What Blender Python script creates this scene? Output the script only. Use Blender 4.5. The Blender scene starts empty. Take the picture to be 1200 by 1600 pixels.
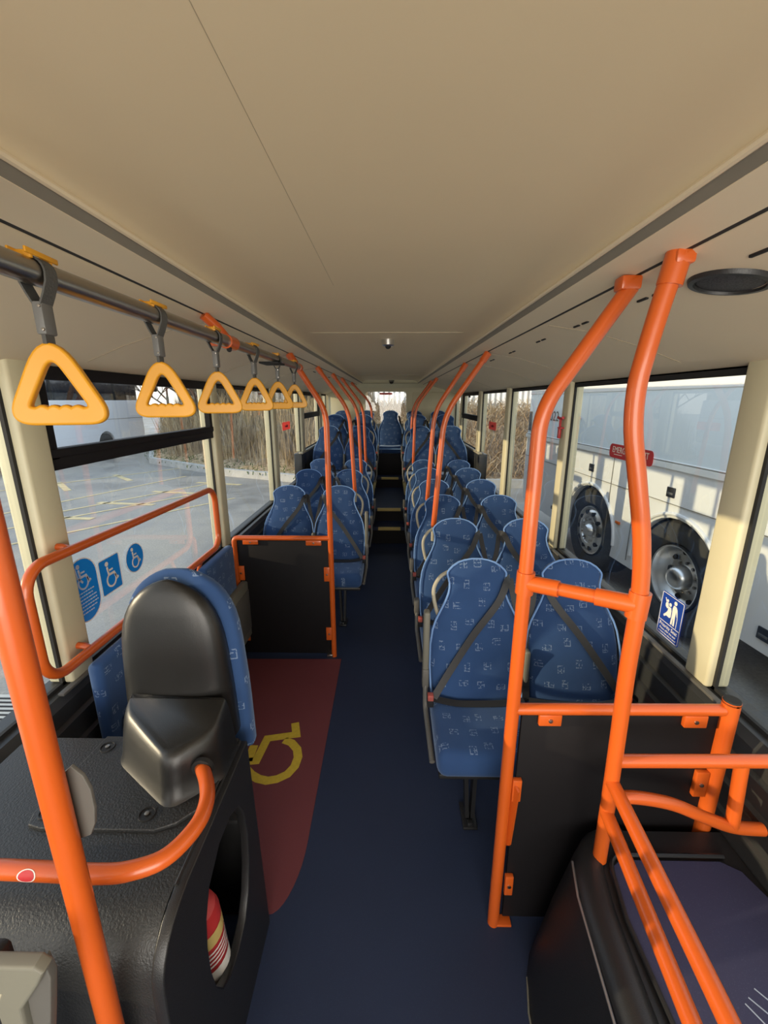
import bpy, bmesh, math, random
from mathutils import Vector, Matrix
random.seed(7)
C = bpy.context.scene.collection
PI = math.pi
def R(d): return d * PI / 180.0

# ------------------------------------------------------------------ materials
class NT:
    def __init__(s, name):
        s.mat = bpy.data.materials.new(name); s.mat.use_nodes = True
        s.t = s.mat.node_tree; s.t.nodes.clear()
        s.out = s.n('ShaderNodeOutputMaterial')
    def n(s, typ, **kw):
        nd = s.t.nodes.new(typ)
        for k, v in kw.items(): setattr(nd, k, v)
        return nd
    def l(s, a, b): s.t.links.new(a, b)
    def setin(s, sock, v):
        if isinstance(v, bpy.types.NodeSocket): s.l(v, sock)
        else: sock.default_value = v
    def m(s, op, a, b=0.0, c=None):
        nd = s.n('ShaderNodeMath', operation=op)
        s.setin(nd.inputs[0], a); s.setin(nd.inputs[1], b)
        if c is not None: s.setin(nd.inputs[2], c)
        return nd.outputs[0]
    def mix(s, f, a, b):
        nd = s.n('ShaderNodeMix', data_type='RGBA')
        s.setin(nd.inputs['Factor'], f)
        s.setin(nd.inputs[6], a if isinstance(a, bpy.types.NodeSocket) else (*a, 1))
        s.setin(nd.inputs[7], b if isinstance(b, bpy.types.NodeSocket) else (*b, 1))
        return nd.outputs[2]
    def noise(s, scale, detail=4, vec=None, rough=0.55):
        nd = s.n('ShaderNodeTexNoise'); nd.inputs['Scale'].default_value = scale
        nd.inputs['Detail'].default_value = detail; nd.inputs['Roughness'].default_value = rough
        s.l(vec if vec is not None else s.obj(), nd.inputs['Vector'])
        return nd.outputs['Fac']
    def obj(s):
        if not hasattr(s, '_o'): s._o = s.n('ShaderNodeTexCoord').outputs['Object']
        return s._o
    def ramp(s, f, stops):
        nd = s.n('ShaderNodeValToRGB'); e = nd.color_ramp.elements
        while len(e) < len(stops): e.new(0.5)
        for el, (p, c) in zip(e, stops): el.position = p; el.color = (*c, 1)
        s.l(f, nd.inputs[0]); return nd.outputs[0]
    def bsdf(s, col, rough=0.5, metal=0.0, spec=0.5, sheen=0.0, coat=0.0, bump=None, bstr=0.3, bdist=0.002):
        p = s.n('ShaderNodeBsdfPrincipled')
        s.setin(p.inputs['Base Color'], col if isinstance(col, bpy.types.NodeSocket) else (*col, 1))
        s.setin(p.inputs['Roughness'], rough); p.inputs['Metallic'].default_value = metal
        p.inputs['Specular IOR Level'].default_value = spec
        p.inputs['Sheen Weight'].default_value = sheen; p.inputs['Coat Weight'].default_value = coat
        if sheen: p.inputs['Sheen Roughness'].default_value = 0.45; p.inputs['Sheen Tint'].default_value = (0.55, 0.72, 1, 1)
        if bump is not None:
            b = s.n('ShaderNodeBump'); b.inputs['Strength'].default_value = bstr; b.inputs['Distance'].default_value = bdist
            s.l(bump, b.inputs['Height']); s.l(b.outputs[0], p.inputs['Normal'])
        s.l(p.outputs[0], s.out.inputs[0]); return p

def simple(name, col, rough=0.5, metal=0.0, spec=0.5, var=0.06, scale=9, bump=0, bscale=300, coat=0.0, sheen=0.0):
    t = NT(name)
    c2 = tuple(max(0, x * (1 - var * 2)) for x in col)
    f = t.noise(scale, 3)
    colr = t.mix(f, c2, tuple(min(1, x * (1 + var)) for x in col))
    t.bsdf(colr, rough, metal, spec, sheen, coat, t.noise(bscale, 2) if bump else None, bump, 0.0018)
    return t.mat

M = {}
M['orange'] = simple('orange_powder_coat', (0.57, 0.098, 0.012), 0.32, coat=0.2, var=0.03)
M['cream'] = simple('cream_plastic', (0.62, 0.57, 0.39), 0.5, var=0.03)
M['ceil'] = simple('ceiling_panel', (0.70, 0.575, 0.375), 0.6, var=0.03, scale=2)
M['ceil_side'] = simple('coving_panel', (0.76, 0.645, 0.455), 0.55, var=0.03, scale=2)
M['joint'] = simple('ceiling_joint', (0.40, 0.33, 0.22), 0.6)
M['recess'] = simple('grey_recess', (0.22, 0.20, 0.16), 0.6)
M['steel'] = simple('brushed_steel', (0.42, 0.39, 0.35), 0.3, metal=1.0)
M['chrome'] = simple('chrome', (0.75, 0.74, 0.72), 0.3, metal=1.0)
M['alu'] = simple('aluminium_trim', (0.55, 0.55, 0.55), 0.4, metal=0.9)
M['black'] = simple('black_plastic', (0.016, 0.016, 0.017), 0.4, bump=0.25, bscale=420)
M['shell'] = simple('black_moulded_shell', (0.012, 0.0118, 0.0115), 0.34, bump=0.12, bscale=500, var=0.15)
M['texblack'] = simple('grained_black_plastic', (0.020, 0.021, 0.022), 0.45, bump=0.8, bscale=200)
M['panel_black'] = simple('black_laminate', (0.008, 0.007, 0.008), 0.6, spec=0.22)
M['rubber'] = simple('black_rubber', (0.012, 0.012, 0.012), 0.75)
M['tyre'] = simple('tyre_rubber', (0.045, 0.044, 0.042), 0.85, scale=20, var=0.2)
M['darkgrey'] = simple('dark_grey_wall', (0.03, 0.031, 0.031), 0.42, bump=0.2, bscale=350)
M['strap'] = simple('grey_webbing', (0.085, 0.085, 0.08), 0.8, bump=0.6, bscale=220)
M['buckle'] = simple('grey_nylon', (0.15, 0.15, 0.145), 0.5)
M['belt'] = simple('black_belt_webbing', (0.012, 0.012, 0.014), 0.5, sheen=0.15)
M['yellow'] = simple('yellow_plastic', (0.78, 0.36, 0.018), 0.42, var=0.04)
M['red'] = simple('red_plastic', (0.50, 0.035, 0.035), 0.4)
M['redsign'] = simple('red_vinyl', (0.52, 0.035, 0.04), 0.45, var=0.02)
M['pinkred'] = simple('pale_red_vinyl', (0.75, 0.10, 0.09), 0.5, var=0.02)
M['white'] = simple('white_print', (0.82, 0.80, 0.74), 0.5, var=0.01)
M['teal'] = simple('blue_vinyl', (0.015, 0.19, 0.36), 0.4, var=0.02)
M['royal'] = simple('royal_blue_vinyl', (0.02, 0.075, 0.36), 0.4, var=0.02)
def vinyl(name, col):
    t = NT(name); p = t.n('ShaderNodeBsdfPrincipled'); p.inputs['Base Color'].default_value = (*col, 1); p.inputs['Roughness'].default_value = 0.4
    tr = t.n('ShaderNodeBsdfTranslucent'); tr.inputs[0].default_value = (*[min(1, c * 1.5) for c in col], 1)
    mx = t.n('ShaderNodeMixShader'); mx.inputs[0].default_value = 0.5; t.l(p.outputs[0], mx.inputs[1]); t.l(tr.outputs[0], mx.inputs[2]); t.l(mx.outputs[0], t.out.inputs[0]); return t.mat
M['teal'] = vinyl('blue_vinyl', (0.012, 0.21, 0.42)); M['royal'] = vinyl('royal_blue_vinyl', (0.03, 0.10, 0.44)); M['pinkred'] = vinyl('pale_red_vinyl', (0.62, 0.17, 0.14)); M['printwhite'] = vinyl('white_print_translucent', (0.82, 0.80, 0.74))  # translucent vinyls; pinkred is a paler red than redsign
M['nosing'] = simple('yellow_step_nosing', (0.62, 0.47, 0.16), 0.6)
M['floormark'] = simple('yellow_floor_vinyl', (0.62, 0.43, 0.035), 0.6, var=0.12, scale=60)
M['beige'] = simple('beige_grip_plastic', (0.36, 0.33, 0.25), 0.5)
M['greyplastic'] = simple('grey_moulding', (0.16, 0.155, 0.125), 0.55)
M['midgrey'] = simple('mid_grey_plastic', (0.11, 0.105, 0.095), 0.55)
M['lit_edge_piping'] = simple('pale_blue_lit_edge_piping', (0.16, 0.30, 0.60), 0.75, sheen=0.5)  # on backrests, light caught by worn velvet edges put into colour; also bench piping
M['coachwhite'] = simple('coach_white_paint', (0.80, 0.79, 0.77), 0.3, var=0.01, scale=1, coat=0.3)
M['coachblue'] = simple('pale_blue_grey_panel', (0.74, 0.80, 0.81), 0.55, var=0.02, scale=1)
M['buswhite'] = simple('bus_white_paint', (0.90, 0.93, 0.98), 0.35, var=0.02, scale=1)
M['amber'] = simple('amber_lens', (0.75, 0.16, 0.02), 0.3)
M['kerb'] = simple('kerb_concrete', (0.60, 0.58, 0.53), 0.9, var=0.2, scale=3)
M['fence'] = simple('pale_steel_fence', (0.62, 0.60, 0.55), 0.6)
M['grass'] = simple('verge_grass', (0.10, 0.17, 0.03), 0.9, var=0.4, scale=4)
M['roadyellow'] = simple('worn_yellow_paint', (0.70, 0.56, 0.30), 0.7, var=0.25, scale=6)
M['wheeldark'] = simple('wheel_well', (0.012, 0.012, 0.012), 0.9)
M['bark'] = simple('bare_bark', (0.13, 0.10, 0.07), 0.9, var=0.3)

def reed_mat(name, a, b, c):
    t = NT(name); f = t.noise(1.3, 5, rough=0.7); g = t.noise(14, 3)
    base = t.ramp(f, [(0.3, a), (0.5, b), (0.72, c)])
    t.bsdf(t.mix(g, tuple(x * 0.45 for x in b), base), 0.9, spec=0.1)
    return t.mat
M['reed'] = reed_mat('dry_reeds', (0.22, 0.16, 0.09), (0.58, 0.44, 0.26), (0.85, 0.72, 0.48))
M['reed_sun'] = reed_mat('sunlit_bramble', (0.30, 0.20, 0.11), (0.70, 0.52, 0.32), (0.95, 0.80, 0.56))  # paler than the reeds: sunlight put into the bramble colour
M['shrub'] = reed_mat('dry_shrub_bank', (0.16, 0.16, 0.06), (0.55, 0.47, 0.28), (0.85, 0.78, 0.60))
def bank_mat():
    t = NT('weedy_bank'); v = t.n('ShaderNodeMapping'); v.inputs['Scale'].default_value = (9, 9, 2.2); t.l(t.obj(), v.inputs[0])
    f = t.noise(1.0, 8, v.outputs[0], 0.75)
    t.bsdf(t.ramp(f, [(0.3, (0.10, 0.07, 0.04)), (0.5, (0.45, 0.33, 0.19)), (0.7, (0.75, 0.60, 0.40))]), 0.95, spec=0.1)
    return t.mat
M['bank'] = bank_mat()

def floor_mat(name, col, spk):
    t = NT(name); f = t.noise(2.0, 4); s = t.noise(420, 1)
    base = t.mix(f, tuple(x * 0.85 for x in col), tuple(x * 1.15 for x in col))
    k = t.m('GREATER_THAN', s, 0.68)
    t.bsdf(t.mix(t.m('MULTIPLY', k, 0.5), base, spk), 0.55, spec=0.3, bump=s, bstr=0.15, bdist=0.0006)
    return t.mat
M['floor'] = floor_mat('navy_safety_vinyl', (0.020, 0.029, 0.062), (0.05, 0.07, 0.12))
M['redfloor'] = floor_mat('maroon_safety_vinyl', (0.150, 0.038, 0.042), (0.22, 0.08, 0.08))
M['purplefloor'] = floor_mat('faded_navy_vinyl', (0.040, 0.040, 0.085), (0.08, 0.08, 0.14))

def asphalt():
    t = NT('wet_asphalt'); f = t.noise(0.55, 6, rough=0.65); g = t.noise(45, 3)
    wet = t.ramp(f, [(0.40, (0, 0, 0)), (0.56, (1, 1, 1))])
    c = t.mix(g, (0.24, 0.215, 0.18), (0.52, 0.475, 0.40))
    c = t.mix(wet, t.mix(0.55, c, (0.15, 0.145, 0.14)), c)
    p = t.bsdf(c, 0.6, spec=0.5, bump=g, bstr=0.4, bdist=0.01)
    t.l(t.m('MULTIPLY_ADD', wet, 0.45, 0.3), p.inputs['Roughness'])
    return t.mat
M['asphalt'] = asphalt()

def fabric(name, ax, ay, skew=0.0):
    """dark blue moquette with small broken pale rectangles"""
    t = NT(name)
    sep = t.n('ShaderNodeSeparateXYZ'); t.l(t.obj(), sep.inputs[0])
    oi = t.n('ShaderNodeObjectInfo').outputs['Random']
    S = 12.5
    x = t.m('ADD', t.m('MULTIPLY', t.m('ADD', sep.outputs[ax], t.m('MULTIPLY', sep.outputs[0], skew)), S), t.m('MULTIPLY', oi, 37.0))
    y = t.m('ADD', t.m('MULTIPLY', sep.outputs[ay], S), t.m('MULTIPLY', oi, 17.0))
    row = t.m('FLOOR', y); x = t.m('ADD', x, t.m('MULTIPLY', t.m('MODULO', row, 2.0), 0.5))
    col = t.m('FLOOR', x)
    cv = t.n('ShaderNodeCombineXYZ'); t.l(col, cv.inputs[0]); t.l(row, cv.inputs[1])
    wn = t.n('ShaderNodeTexWhiteNoise', noise_dimensions='3D'); t.l(cv.outputs[0], wn.inputs['Vector'])
    sc = t.n('ShaderNodeSeparateColor'); t.l(wn.outputs['Color'], sc.inputs[0])
    r1, r2, r3 = sc.outputs[0], sc.outputs[1], sc.outputs[2]
    lx = t.m('SUBTRACT', t.m('SUBTRACT', t.m('FRACT', x), 0.5), t.m('MULTIPLY', t.m('SUBTRACT', r1, 0.5), 0.45))
    ly = t.m('SUBTRACT', t.m('SUBTRACT', t.m('FRACT', y), 0.5), t.m('MULTIPLY', t.m('SUBTRACT', r2, 0.5), 0.45))
    sx = t.m('MULTIPLY_ADD', r3, 0.11, 0.14); sy = t.m('MULTIPLY_ADD', r3, -0.09, 0.23)
    ux = t.m('ABSOLUTE', t.m('DIVIDE', lx, sx)); uy = t.m('ABSOLUTE', t.m('DIVIDE', ly, sy))
    mx = t.m('MAXIMUM', ux, uy)
    edge = t.m('MULTIPLY', t.m('GREATER_THAN', mx, 0.77), t.m('LESS_THAN', mx, 1.0))
    # inner stroke
    inner = t.m('MULTIPLY', t.m('LESS_THAN', t.m('ABSOLUTE', t.m('SUBTRACT', t.m('DIVIDE', lx, sx), t.m('SUBTRACT', r1, 0.6))), 0.12), t.m('LESS_THAN', mx, 1.0))
    inner2 = t.m('MULTIPLY', t.m('LESS_THAN', t.m('ABSOLUTE', t.m('SUBTRACT', t.m('DIVIDE', ly, sy), t.m('SUBTRACT', r2, 0.5))), 0.13), t.m('LESS_THAN', mx, 0.85))
    pat = t.m('MAXIMUM', t.m('MAXIMUM', edge, inner), inner2)
    br = t.m('GREATER_THAN', t.noise(110, 2), 0.49)
    pat = t.m('MULTIPLY', pat, br)
    mott = t.noise(5, 3)
    base = t.mix(mott, (0.018, 0.044, 0.125), (0.034, 0.084, 0.215))
    colr = t.mix(t.m('MULTIPLY', pat, 0.40), base, (0.34, 0.44, 0.60))
    t.bsdf(colr, 0.85, spec=0.2, sheen=0.35, bump=t.noise(700, 2), bstr=0.3, bdist=0.0008)
    return t.mat
M['fab_back'] = fabric('moquette_back', 0, 2)
M['fab_seat'] = fabric('moquette_cushion', 0, 1)
M['fab_side'] = fabric('moquette_side', 1, 2, 0.8)

def glass(name, tint=(0.93, 0.96, 0.95), k=1.35):
    t = NT(name)
    tr = t.n('ShaderNodeBsdfTransparent'); tr.inputs[0].default_value = (*tint, 1)
    gl = t.n('ShaderNodeBsdfGlossy'); gl.inputs['Roughness'].default_value = 0.0; gl.inputs[0].default_value = (1, 1, 1, 1)
    fr = t.n('ShaderNodeFresnel'); fr.inputs[0].default_value = 1.5
    f = t.m('MINIMUM', t.m('MULTIPLY', fr.outputs[0], k), 0.22)
    mx = t.n('ShaderNodeMixShader'); t.l(f, mx.inputs[0]); t.l(tr.outputs[0], mx.inputs[1]); t.l(gl.outputs[0], mx.inputs[2])
    t.l(mx.outputs[0], t.out.inputs[0]); return t.mat
M['glass'] = glass('window_glass')
M['tinted'] = simple('dark_tinted_glass', (0.02, 0.025, 0.035), 0.05, spec=0.8)

def speaker_mat():
    t = NT('speaker_mesh'); v = t.n('ShaderNodeTexVoronoi'); v.inputs['Scale'].default_value = 260; t.l(t.obj(), v.inputs[0])
    t.bsdf(t.ramp(v.outputs['Distance'], [(0.2, (0.008, 0.008, 0.008)), (0.6, (0.05, 0.05, 0.055))]), 0.6)
    return t.mat
M['grille'] = speaker_mat()

# ------------------------------------------------------------------ mesh helpers
def finish(name, bm, mat, parent=None, smooth=35, loc=None):
    bmesh.ops.recalc_face_normals(bm, faces=bm.faces)
    me = bpy.data.meshes.new(name); bm.to_mesh(me); bm.free()
    return link(name, me, mat, parent, smooth, loc)
def link(name, me, mat, parent=None, smooth=35, loc=None):
    me.materials.clear(); me.materials.append(M[mat] if isinstance(mat, str) else mat)
    if smooth:
        me.polygons.foreach_set('use_smooth', [True] * len(me.polygons)); me.set_sharp_from_angle(angle=R(smooth))
    me.update()
    o = bpy.data.objects.new(name, me); C.objects.link(o)
    if parent is not None:
        o.parent = parent
        if parent.get('_world'):
            b = parent.get('_base'); o.location = (-b[0], -b[1], -b[2])
        elif parent.parent is not None and parent.parent.get('_world'): pass
    if loc is not None: o.location = loc
    return o
def thing(name, label, cat, base=(0, 0, 0), group=None, world=True):
    o = bpy.data.objects.new(name, None); C.objects.link(o); o.location = base; o.empty_display_size = 0.05
    o['label'] = label; o['category'] = cat
    if group: o['group'] = group
    if world: o['_world'] = 1; o['_base'] = list(base)
    return o
def tag(o, label, cat, group=None):
    o['label'] = label; o['category'] = cat
    if group: o['group'] = group
    return o
def struct(name, bm, mat, smooth=35, label=None):
    o = finish(name, bm, mat, None, smooth); o['kind'] = 'structure'
    if label: o['label'] = label
    return o
def add_box(bm, lo, hi, bevel=0.0, seg=2, mtx=None):
    t = bmesh.new(); bmesh.ops.create_cube(t, size=1.0)
    for v in t.verts:
        v.co = Vector([(lo[i] + hi[i]) / 2 + v.co[i] * (hi[i] - lo[i]) for i in range(3)])
    if bevel: bmesh.ops.bevel(t, geom=list(t.edges), offset=bevel, segments=seg, profile=0.5, affect='EDGES', clamp_overlap=True)
    if mtx is not None: bmesh.ops.transform(t, matrix=mtx, verts=t.verts)
    me = bpy.data.meshes.new('tmp'); t.to_mesh(me); t.free(); bm.from_mesh(me); bpy.data.meshes.remove(me)
    return bm
def box(lo, hi, bevel=0.0, seg=2, mtx=None): return add_box(bmesh.new(), lo, hi, bevel, seg, mtx)
def fillet(pts, r, n=8):
    pts = [Vector(p) for p in pts]; out = [pts[0]]
    for i in range(1, len(pts) - 1):
        a, b, c = pts[i - 1], pts[i], pts[i + 1]
        d1 = (a - b); d2 = (c - b); l1 = d1.length; l2 = d2.length; d1.normalize(); d2.normalize()
        ang = d1.angle(d2)
        if ang > PI - 0.02: out.append(b); continue
        rr = r[i - 1] if isinstance(r, (list, tuple)) else r
        d = min(rr / math.tan(ang / 2), l1 * 0.49, l2 * 0.49)
        p0 = b + d1 * d; p1 = b + d2 * d
        for k in range(n + 1):
            t = k / n; out.append(p0 * (1 - t) ** 2 + b * 2 * t * (1 - t) + p1 * t * t)
    out.append(pts[-1]); return out
def smoothpath(pts, n=6):
    P = [Vector(p) for p in pts]; out = []
    for i in range(len(P) - 1):
        p0 = P[max(i - 1, 0)]; p1 = P[i]; p2 = P[i + 1]; p3 = P[min(i + 2, len(P) - 1)]
        for k in range(n):
            t = k / n
            out.append(0.5 * ((2 * p1) + (p2 - p0) * t + (2 * p0 - 5 * p1 + 4 * p2 - p3) * t * t + (3 * p1 - p0 - 3 * p2 + p3) * t ** 3))
    out.append(P[-1]); return out
def sweep(bm, pts, prof, closed=False, up=None):
    """sweep a list of (a,b) profile points along pts"""
    pts = [Vector(p) for p in pts]; n = len(pts); rings = []
    T = []
    for i in range(n):
        a = pts[(i - 1) % n] if (closed or i > 0) else pts[i]
        b = pts[(i + 1) % n] if (closed or i < n - 1) else pts[i]
        T.append((b - a).normalized())
    u = Vector(up) if up is not None else (Vector((0, 0, 1)) if abs(T[0].z) < 0.9 else Vector((0, 1, 0)))
    u = (u - T[0] * u.dot(T[0])).normalized()
    for i in range(n):
        if i > 0:
            if up is not None: u = Vector(up)
            u = (u - T[i] * u.dot(T[i]))
            u.normalize()
        w = T[i].cross(u)
        rings.append([bm.verts.new(pts[i] + w * a + u * b) for a, b in prof])
    m = len(prof)
    for i in range(n if closed else n - 1):
        r0, r1 = rings[i], rings[(i + 1) % n]
        for k in range(m): bm.faces.new((r0[k], r0[(k + 1) % m], r1[(k + 1) % m], r1[k]))
    if not closed:
        bm.faces.new(rings[0][::-1]); bm.faces.new(rings[-1])
    return bm
def circ(r, n=16): return [(r * math.cos(2 * PI * k / n), r * math.sin(2 * PI * k / n)) for k in range(n)]
def tube(pts, r=0.0175, n=16, closed=False, bm=None): return sweep(bm if bm is not None else bmesh.new(), pts, circ(r, n), closed)
def ribbon(pts, w, t, up, bm=None): return sweep(bm if bm is not None else bmesh.new(), pts, [(-w / 2, -t / 2), (w / 2, -t / 2), (w / 2, t / 2), (-w / 2, t / 2)], False, up)
def lathe(prof, n=32, axis='Z', center=(0, 0, 0), bm=None):
    bm = bm if bm is not None else bmesh.new(); rings = []
    for k in range(n):
        a = 2 * PI * k / n; ring = []
        for r, h in prof:
            x, y = r * math.cos(a), r * math.sin(a)
            co = {'Z': (x, y, h), 'X': (h, x, y), 'Y': (x, h, y)}[axis]
            ring.append(bm.verts.new(Vector(co) + Vector(center)))
        rings.append(ring)
    for k in range(n):
        a, b = rings[k], rings[(k + 1) % n]
        for i in range(len(prof) - 1):
            try: bm.faces.new((a[i], a[i + 1], b[i + 1], b[i]))
            except ValueError: pass
    bmesh.ops.remove_doubles(bm, verts=bm.verts, dist=1e-5)
    return bm
def extrude_profile(prof, axis, a, b, bm=None):
    """closed polygon prof (2D) extruded from a to b along axis; axis Y: prof=(x,z); axis X: prof=(y,z); axis Z: prof=(x,y)"""
    bm = bm if bm is not None else bmesh.new()
    mk = {'Y': lambda p, t: (p[0], t, p[1]), 'X': lambda p, t: (t, p[0], p[1]), 'Z': lambda p, t: (p[0], p[1], t)}[axis]
    A = [bm.verts.new(mk(p, a)) for p in prof]; B = [bm.verts.new(mk(p, b)) for p in prof]; n = len(prof)
    for i in range(n): bm.faces.new((A[i], A[(i + 1) % n], B[(i + 1) % n], B[i]))
    bm.faces.new(A[::-1]); bm.faces.new(B); return bm
def rrect(w, h, r, n=6, cx=0, cy=0):
    out = []
    for sx, sy, a0 in ((1, 1, 0), (-1, 1, 90), (-1, -1, 180), (1, -1, 270)):
        for k in range(n + 1):
            a = R(a0 + 90 * k / n); out.append((cx + sx * (w / 2 - r) + r * math.cos(a), cy + sy * (h / 2 - r) + r * math.sin(a)))
    return out
def ell(rx, ry, n=32, cx=0, cy=0): return [(cx + rx * math.cos(2 * PI * k / n), cy + ry * math.sin(2 * PI * k / n)) for k in range(n)]
def shape_mesh(loops, depth=0.002, bevel=0.0):
    cu = bpy.data.curves.new('tmpc', 'CURVE'); cu.dimensions = '2D'; cu.fill_mode = 'BOTH'
    cu.extrude = depth / 2; cu.bevel_depth = bevel; cu.bevel_resolution = 2
    for L in loops:
        sp = cu.splines.new('POLY'); sp.points.add(len(L) - 1); sp.use_cyclic_u = True
        for p, (x, y) in zip(sp.points, L): p.co = (x, y, 0, 1)
    o = bpy.data.objects.new('tmpo', cu); C.objects.link(o)
    me = bpy.data.meshes.new_from_object(o); bpy.data.objects.remove(o); bpy.data.curves.remove(cu)
    return me
def text_mesh(s, size, align='CENTER', depth=0.0006):
    cu = bpy.data.curves.new('tmpt', 'FONT'); cu.body = s; cu.size = size; cu.align_x = align; cu.align_y = 'CENTER'; cu.extrude = depth / 2
    o = bpy.data.objects.new('tmpo', cu); C.objects.link(o)
    me = bpy.data.meshes.new_from_object(o); bpy.data.objects.remove(o); bpy.data.curves.remove(cu)
    return me
def frame(o, ux, uy):
    ux = Vector(ux).normalized(); uy = Vector(uy).normalized(); uz = ux.cross(uy)
    m = Matrix((ux, uy, uz)).transposed().to_4x4(); m.translation = Vector(o); return m
def placed(name, me, mtx, mat, parent=None, smooth=30):
    me.transform(mtx); return link(name, me, mat, parent, smooth)
def stroke(pts, w):
    """polygon around a 2D polyline"""
    P = [Vector(p) for p in pts]; L, Rr = [], []
    for i, p in enumerate(P):
        d = ((P[i] - P[i - 1]).normalized() if i > 0 else Vector((0, 0))) + ((P[i + 1] - P[i]).normalized() if i < len(P) - 1 else Vector((0, 0)))
        d.normalize(); nrm = Vector((-d.y, d.x))
        k = 1.0
        if 0 < i < len(P) - 1:
            c = max(0.5, d.dot((P[i + 1] - P[i]).normalized())); k = 1 / c
        L.append(tuple(p + nrm * w / 2 * k)); Rr.append(tuple(p - nrm * w / 2 * k))
    return L + Rr[::-1]
def arcpts(cx, cy, r, a0, a1, n=20): return [(cx + r * math.cos(R(a0 + (a1 - a0) * k / n)), cy + r * math.sin(R(a0 + (a1 - a0) * k / n))) for k in range(n + 1)]
def superell(w, t, n=20, e=3.2):
    out = []
    for k in range(n):
        a = 2 * PI * k / n; c, s = math.cos(a), math.sin(a)
        out.append((w * math.copysign(abs(c) ** (2 / e), c), t * math.copysign(abs(s) ** (2 / e), s)))
    return out
def interp(tab, z):
    if z <= tab[0][0]: return tab[0][1]
    for (a, va), (b, vb) in zip(tab, tab[1:]):
        if z <= b:
            t = (z - a) / (b - a); t = t * t * (3 - 2 * t) if False else t
            return va + (vb - va) * t
    return tab[-1][1]

# ------------------------------------------------------------------ camera
cam = bpy.data.objects.new('camera', bpy.data.cameras.new('camera')); C.objects.link(cam)
cam.location = (0, 0, 1.72); cam.rotation_euler = (R(90 - 14.77), 0, R(1.008))
cam.data.sensor_fit = 'HORIZONTAL'; cam.data.sensor_width = 36; cam.data.lens = 36 * 660 / 1200
cam.data.clip_start = 0.02; cam.data.clip_end = 300
bpy.context.scene.camera = cam

XR, XL = 1.12, -1.15          # glass planes
PR, PL = 1.085, -1.11         # pillar faces
Y0, Y1 = -1.6, 7.65
SILL, TOP = 0.76, 1.82

# ------------------------------------------------------------------ setting: floor, walls, ceiling
struct('floor', box((-1.2, Y0, -0.08), (1.17, 5.0, 0.0)), 'floor', 0)
def steps():
    for i, (ya, yb, z) in enumerate(((4.99, 5.32, 0.20), (5.32, 6.72, 0.36), (6.72, 7.65, 0.52))):
        o = struct('floor.%03d' % (i + 1), box((-0.26, ya, -0.08), (0.2, yb, z)), 'floor', 0)
        nb = box((-0.16 if i != 1 else -0.18, ya - 0.006, z - 0.03), (0.115 if i != 1 else 0.125, ya + 0.04, z + 0.004), 0.003)
        rz = box((-0.26, ya - 0.004, 0.0 if i == 0 else z - 0.2), (0.2, ya, z - 0.03))
        finish('step_nosing', nb, 'nosing', o); finish('step_riser', rz, 'panel_black', o)
steps()
for k, (xa, xb) in enumerate(((-1.12, -0.26), (0.2, 1.09))):
    o = struct('floor.%03d' % (4 + k), box((xa, 5.02, -0.05), (xb, 5.75, 0.345)), 'panel_black', 0)
    o2 = struct('floor.%03d' % (6 + k), box((xa, 5.75, -0.05), (xb, 7.65, 0.47)), 'panel_black', 0)
    e = (xb - 0.03, xb + 0.02) if k == 0 else (xa - 0.02, xa + 0.03)
    finish('edge_nosing', box((e[0], 5.75, 0.45), (e[1], 6.7, 0.478), 0.003), 'nosing', o2)

def wall(name, x, s):
    # x: glass plane, s=+1 right, -1 left: profile runs from sill down to floor with ledges
    p = [(x, SILL), (x - s * 0.035, SILL - 0.004), (x - s * 0.055, SILL - 0.03), (x - s * 0.058, SILL - 0.085), (x - s * 0.075, SILL - 0.092), (x - s * 0.078, SILL - 0.165),
         (x - s * 0.092, SILL - 0.172), (x - s * 0.095, SILL - 0.25), (x - s * 0.105, SILL - 0.258), (x - s * 0.105, -0.1), (x + s * 0.06, -0.1), (x + s * 0.06, SILL)]
    w = struct(name, extrude_profile(p, 'Y', Y0, Y1), 'darkgrey', 20)
    finish('sill_trim', box((min(x - s * 0.028, x - s * 0.05), 1.2, SILL - 0.006), (max(x - s * 0.028, x - s * 0.05), 5.2, SILL + 0.004), 0.002), 'midgrey', w)
    finish('upper_panel', box((min(x - s * 0.04, x + s * 0.06), 5.22, SILL - 0.02), (max(x - s * 0.04, x + s * 0.06), Y1, 1.08), 0.006), 'darkgrey', w)
    finish('sill_cap', box((min(x - s * 0.05, x + s * 0.0), 5.24, 1.075), (max(x - s * 0.05, x + s * 0.0), Y1, 1.10), 0.006), 'beige', w)
    # header above the windows
    finish('window_header', box((min(x - s * 0.012, x + s * 0.03), Y0, TOP), (max(x - s * 0.012, x + s * 0.03), Y1, 1.96)), 'cream', w)
    return w
wr = wall('wall_right', XR, 1); wl = wall('wall_left', XL, -1)

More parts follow.
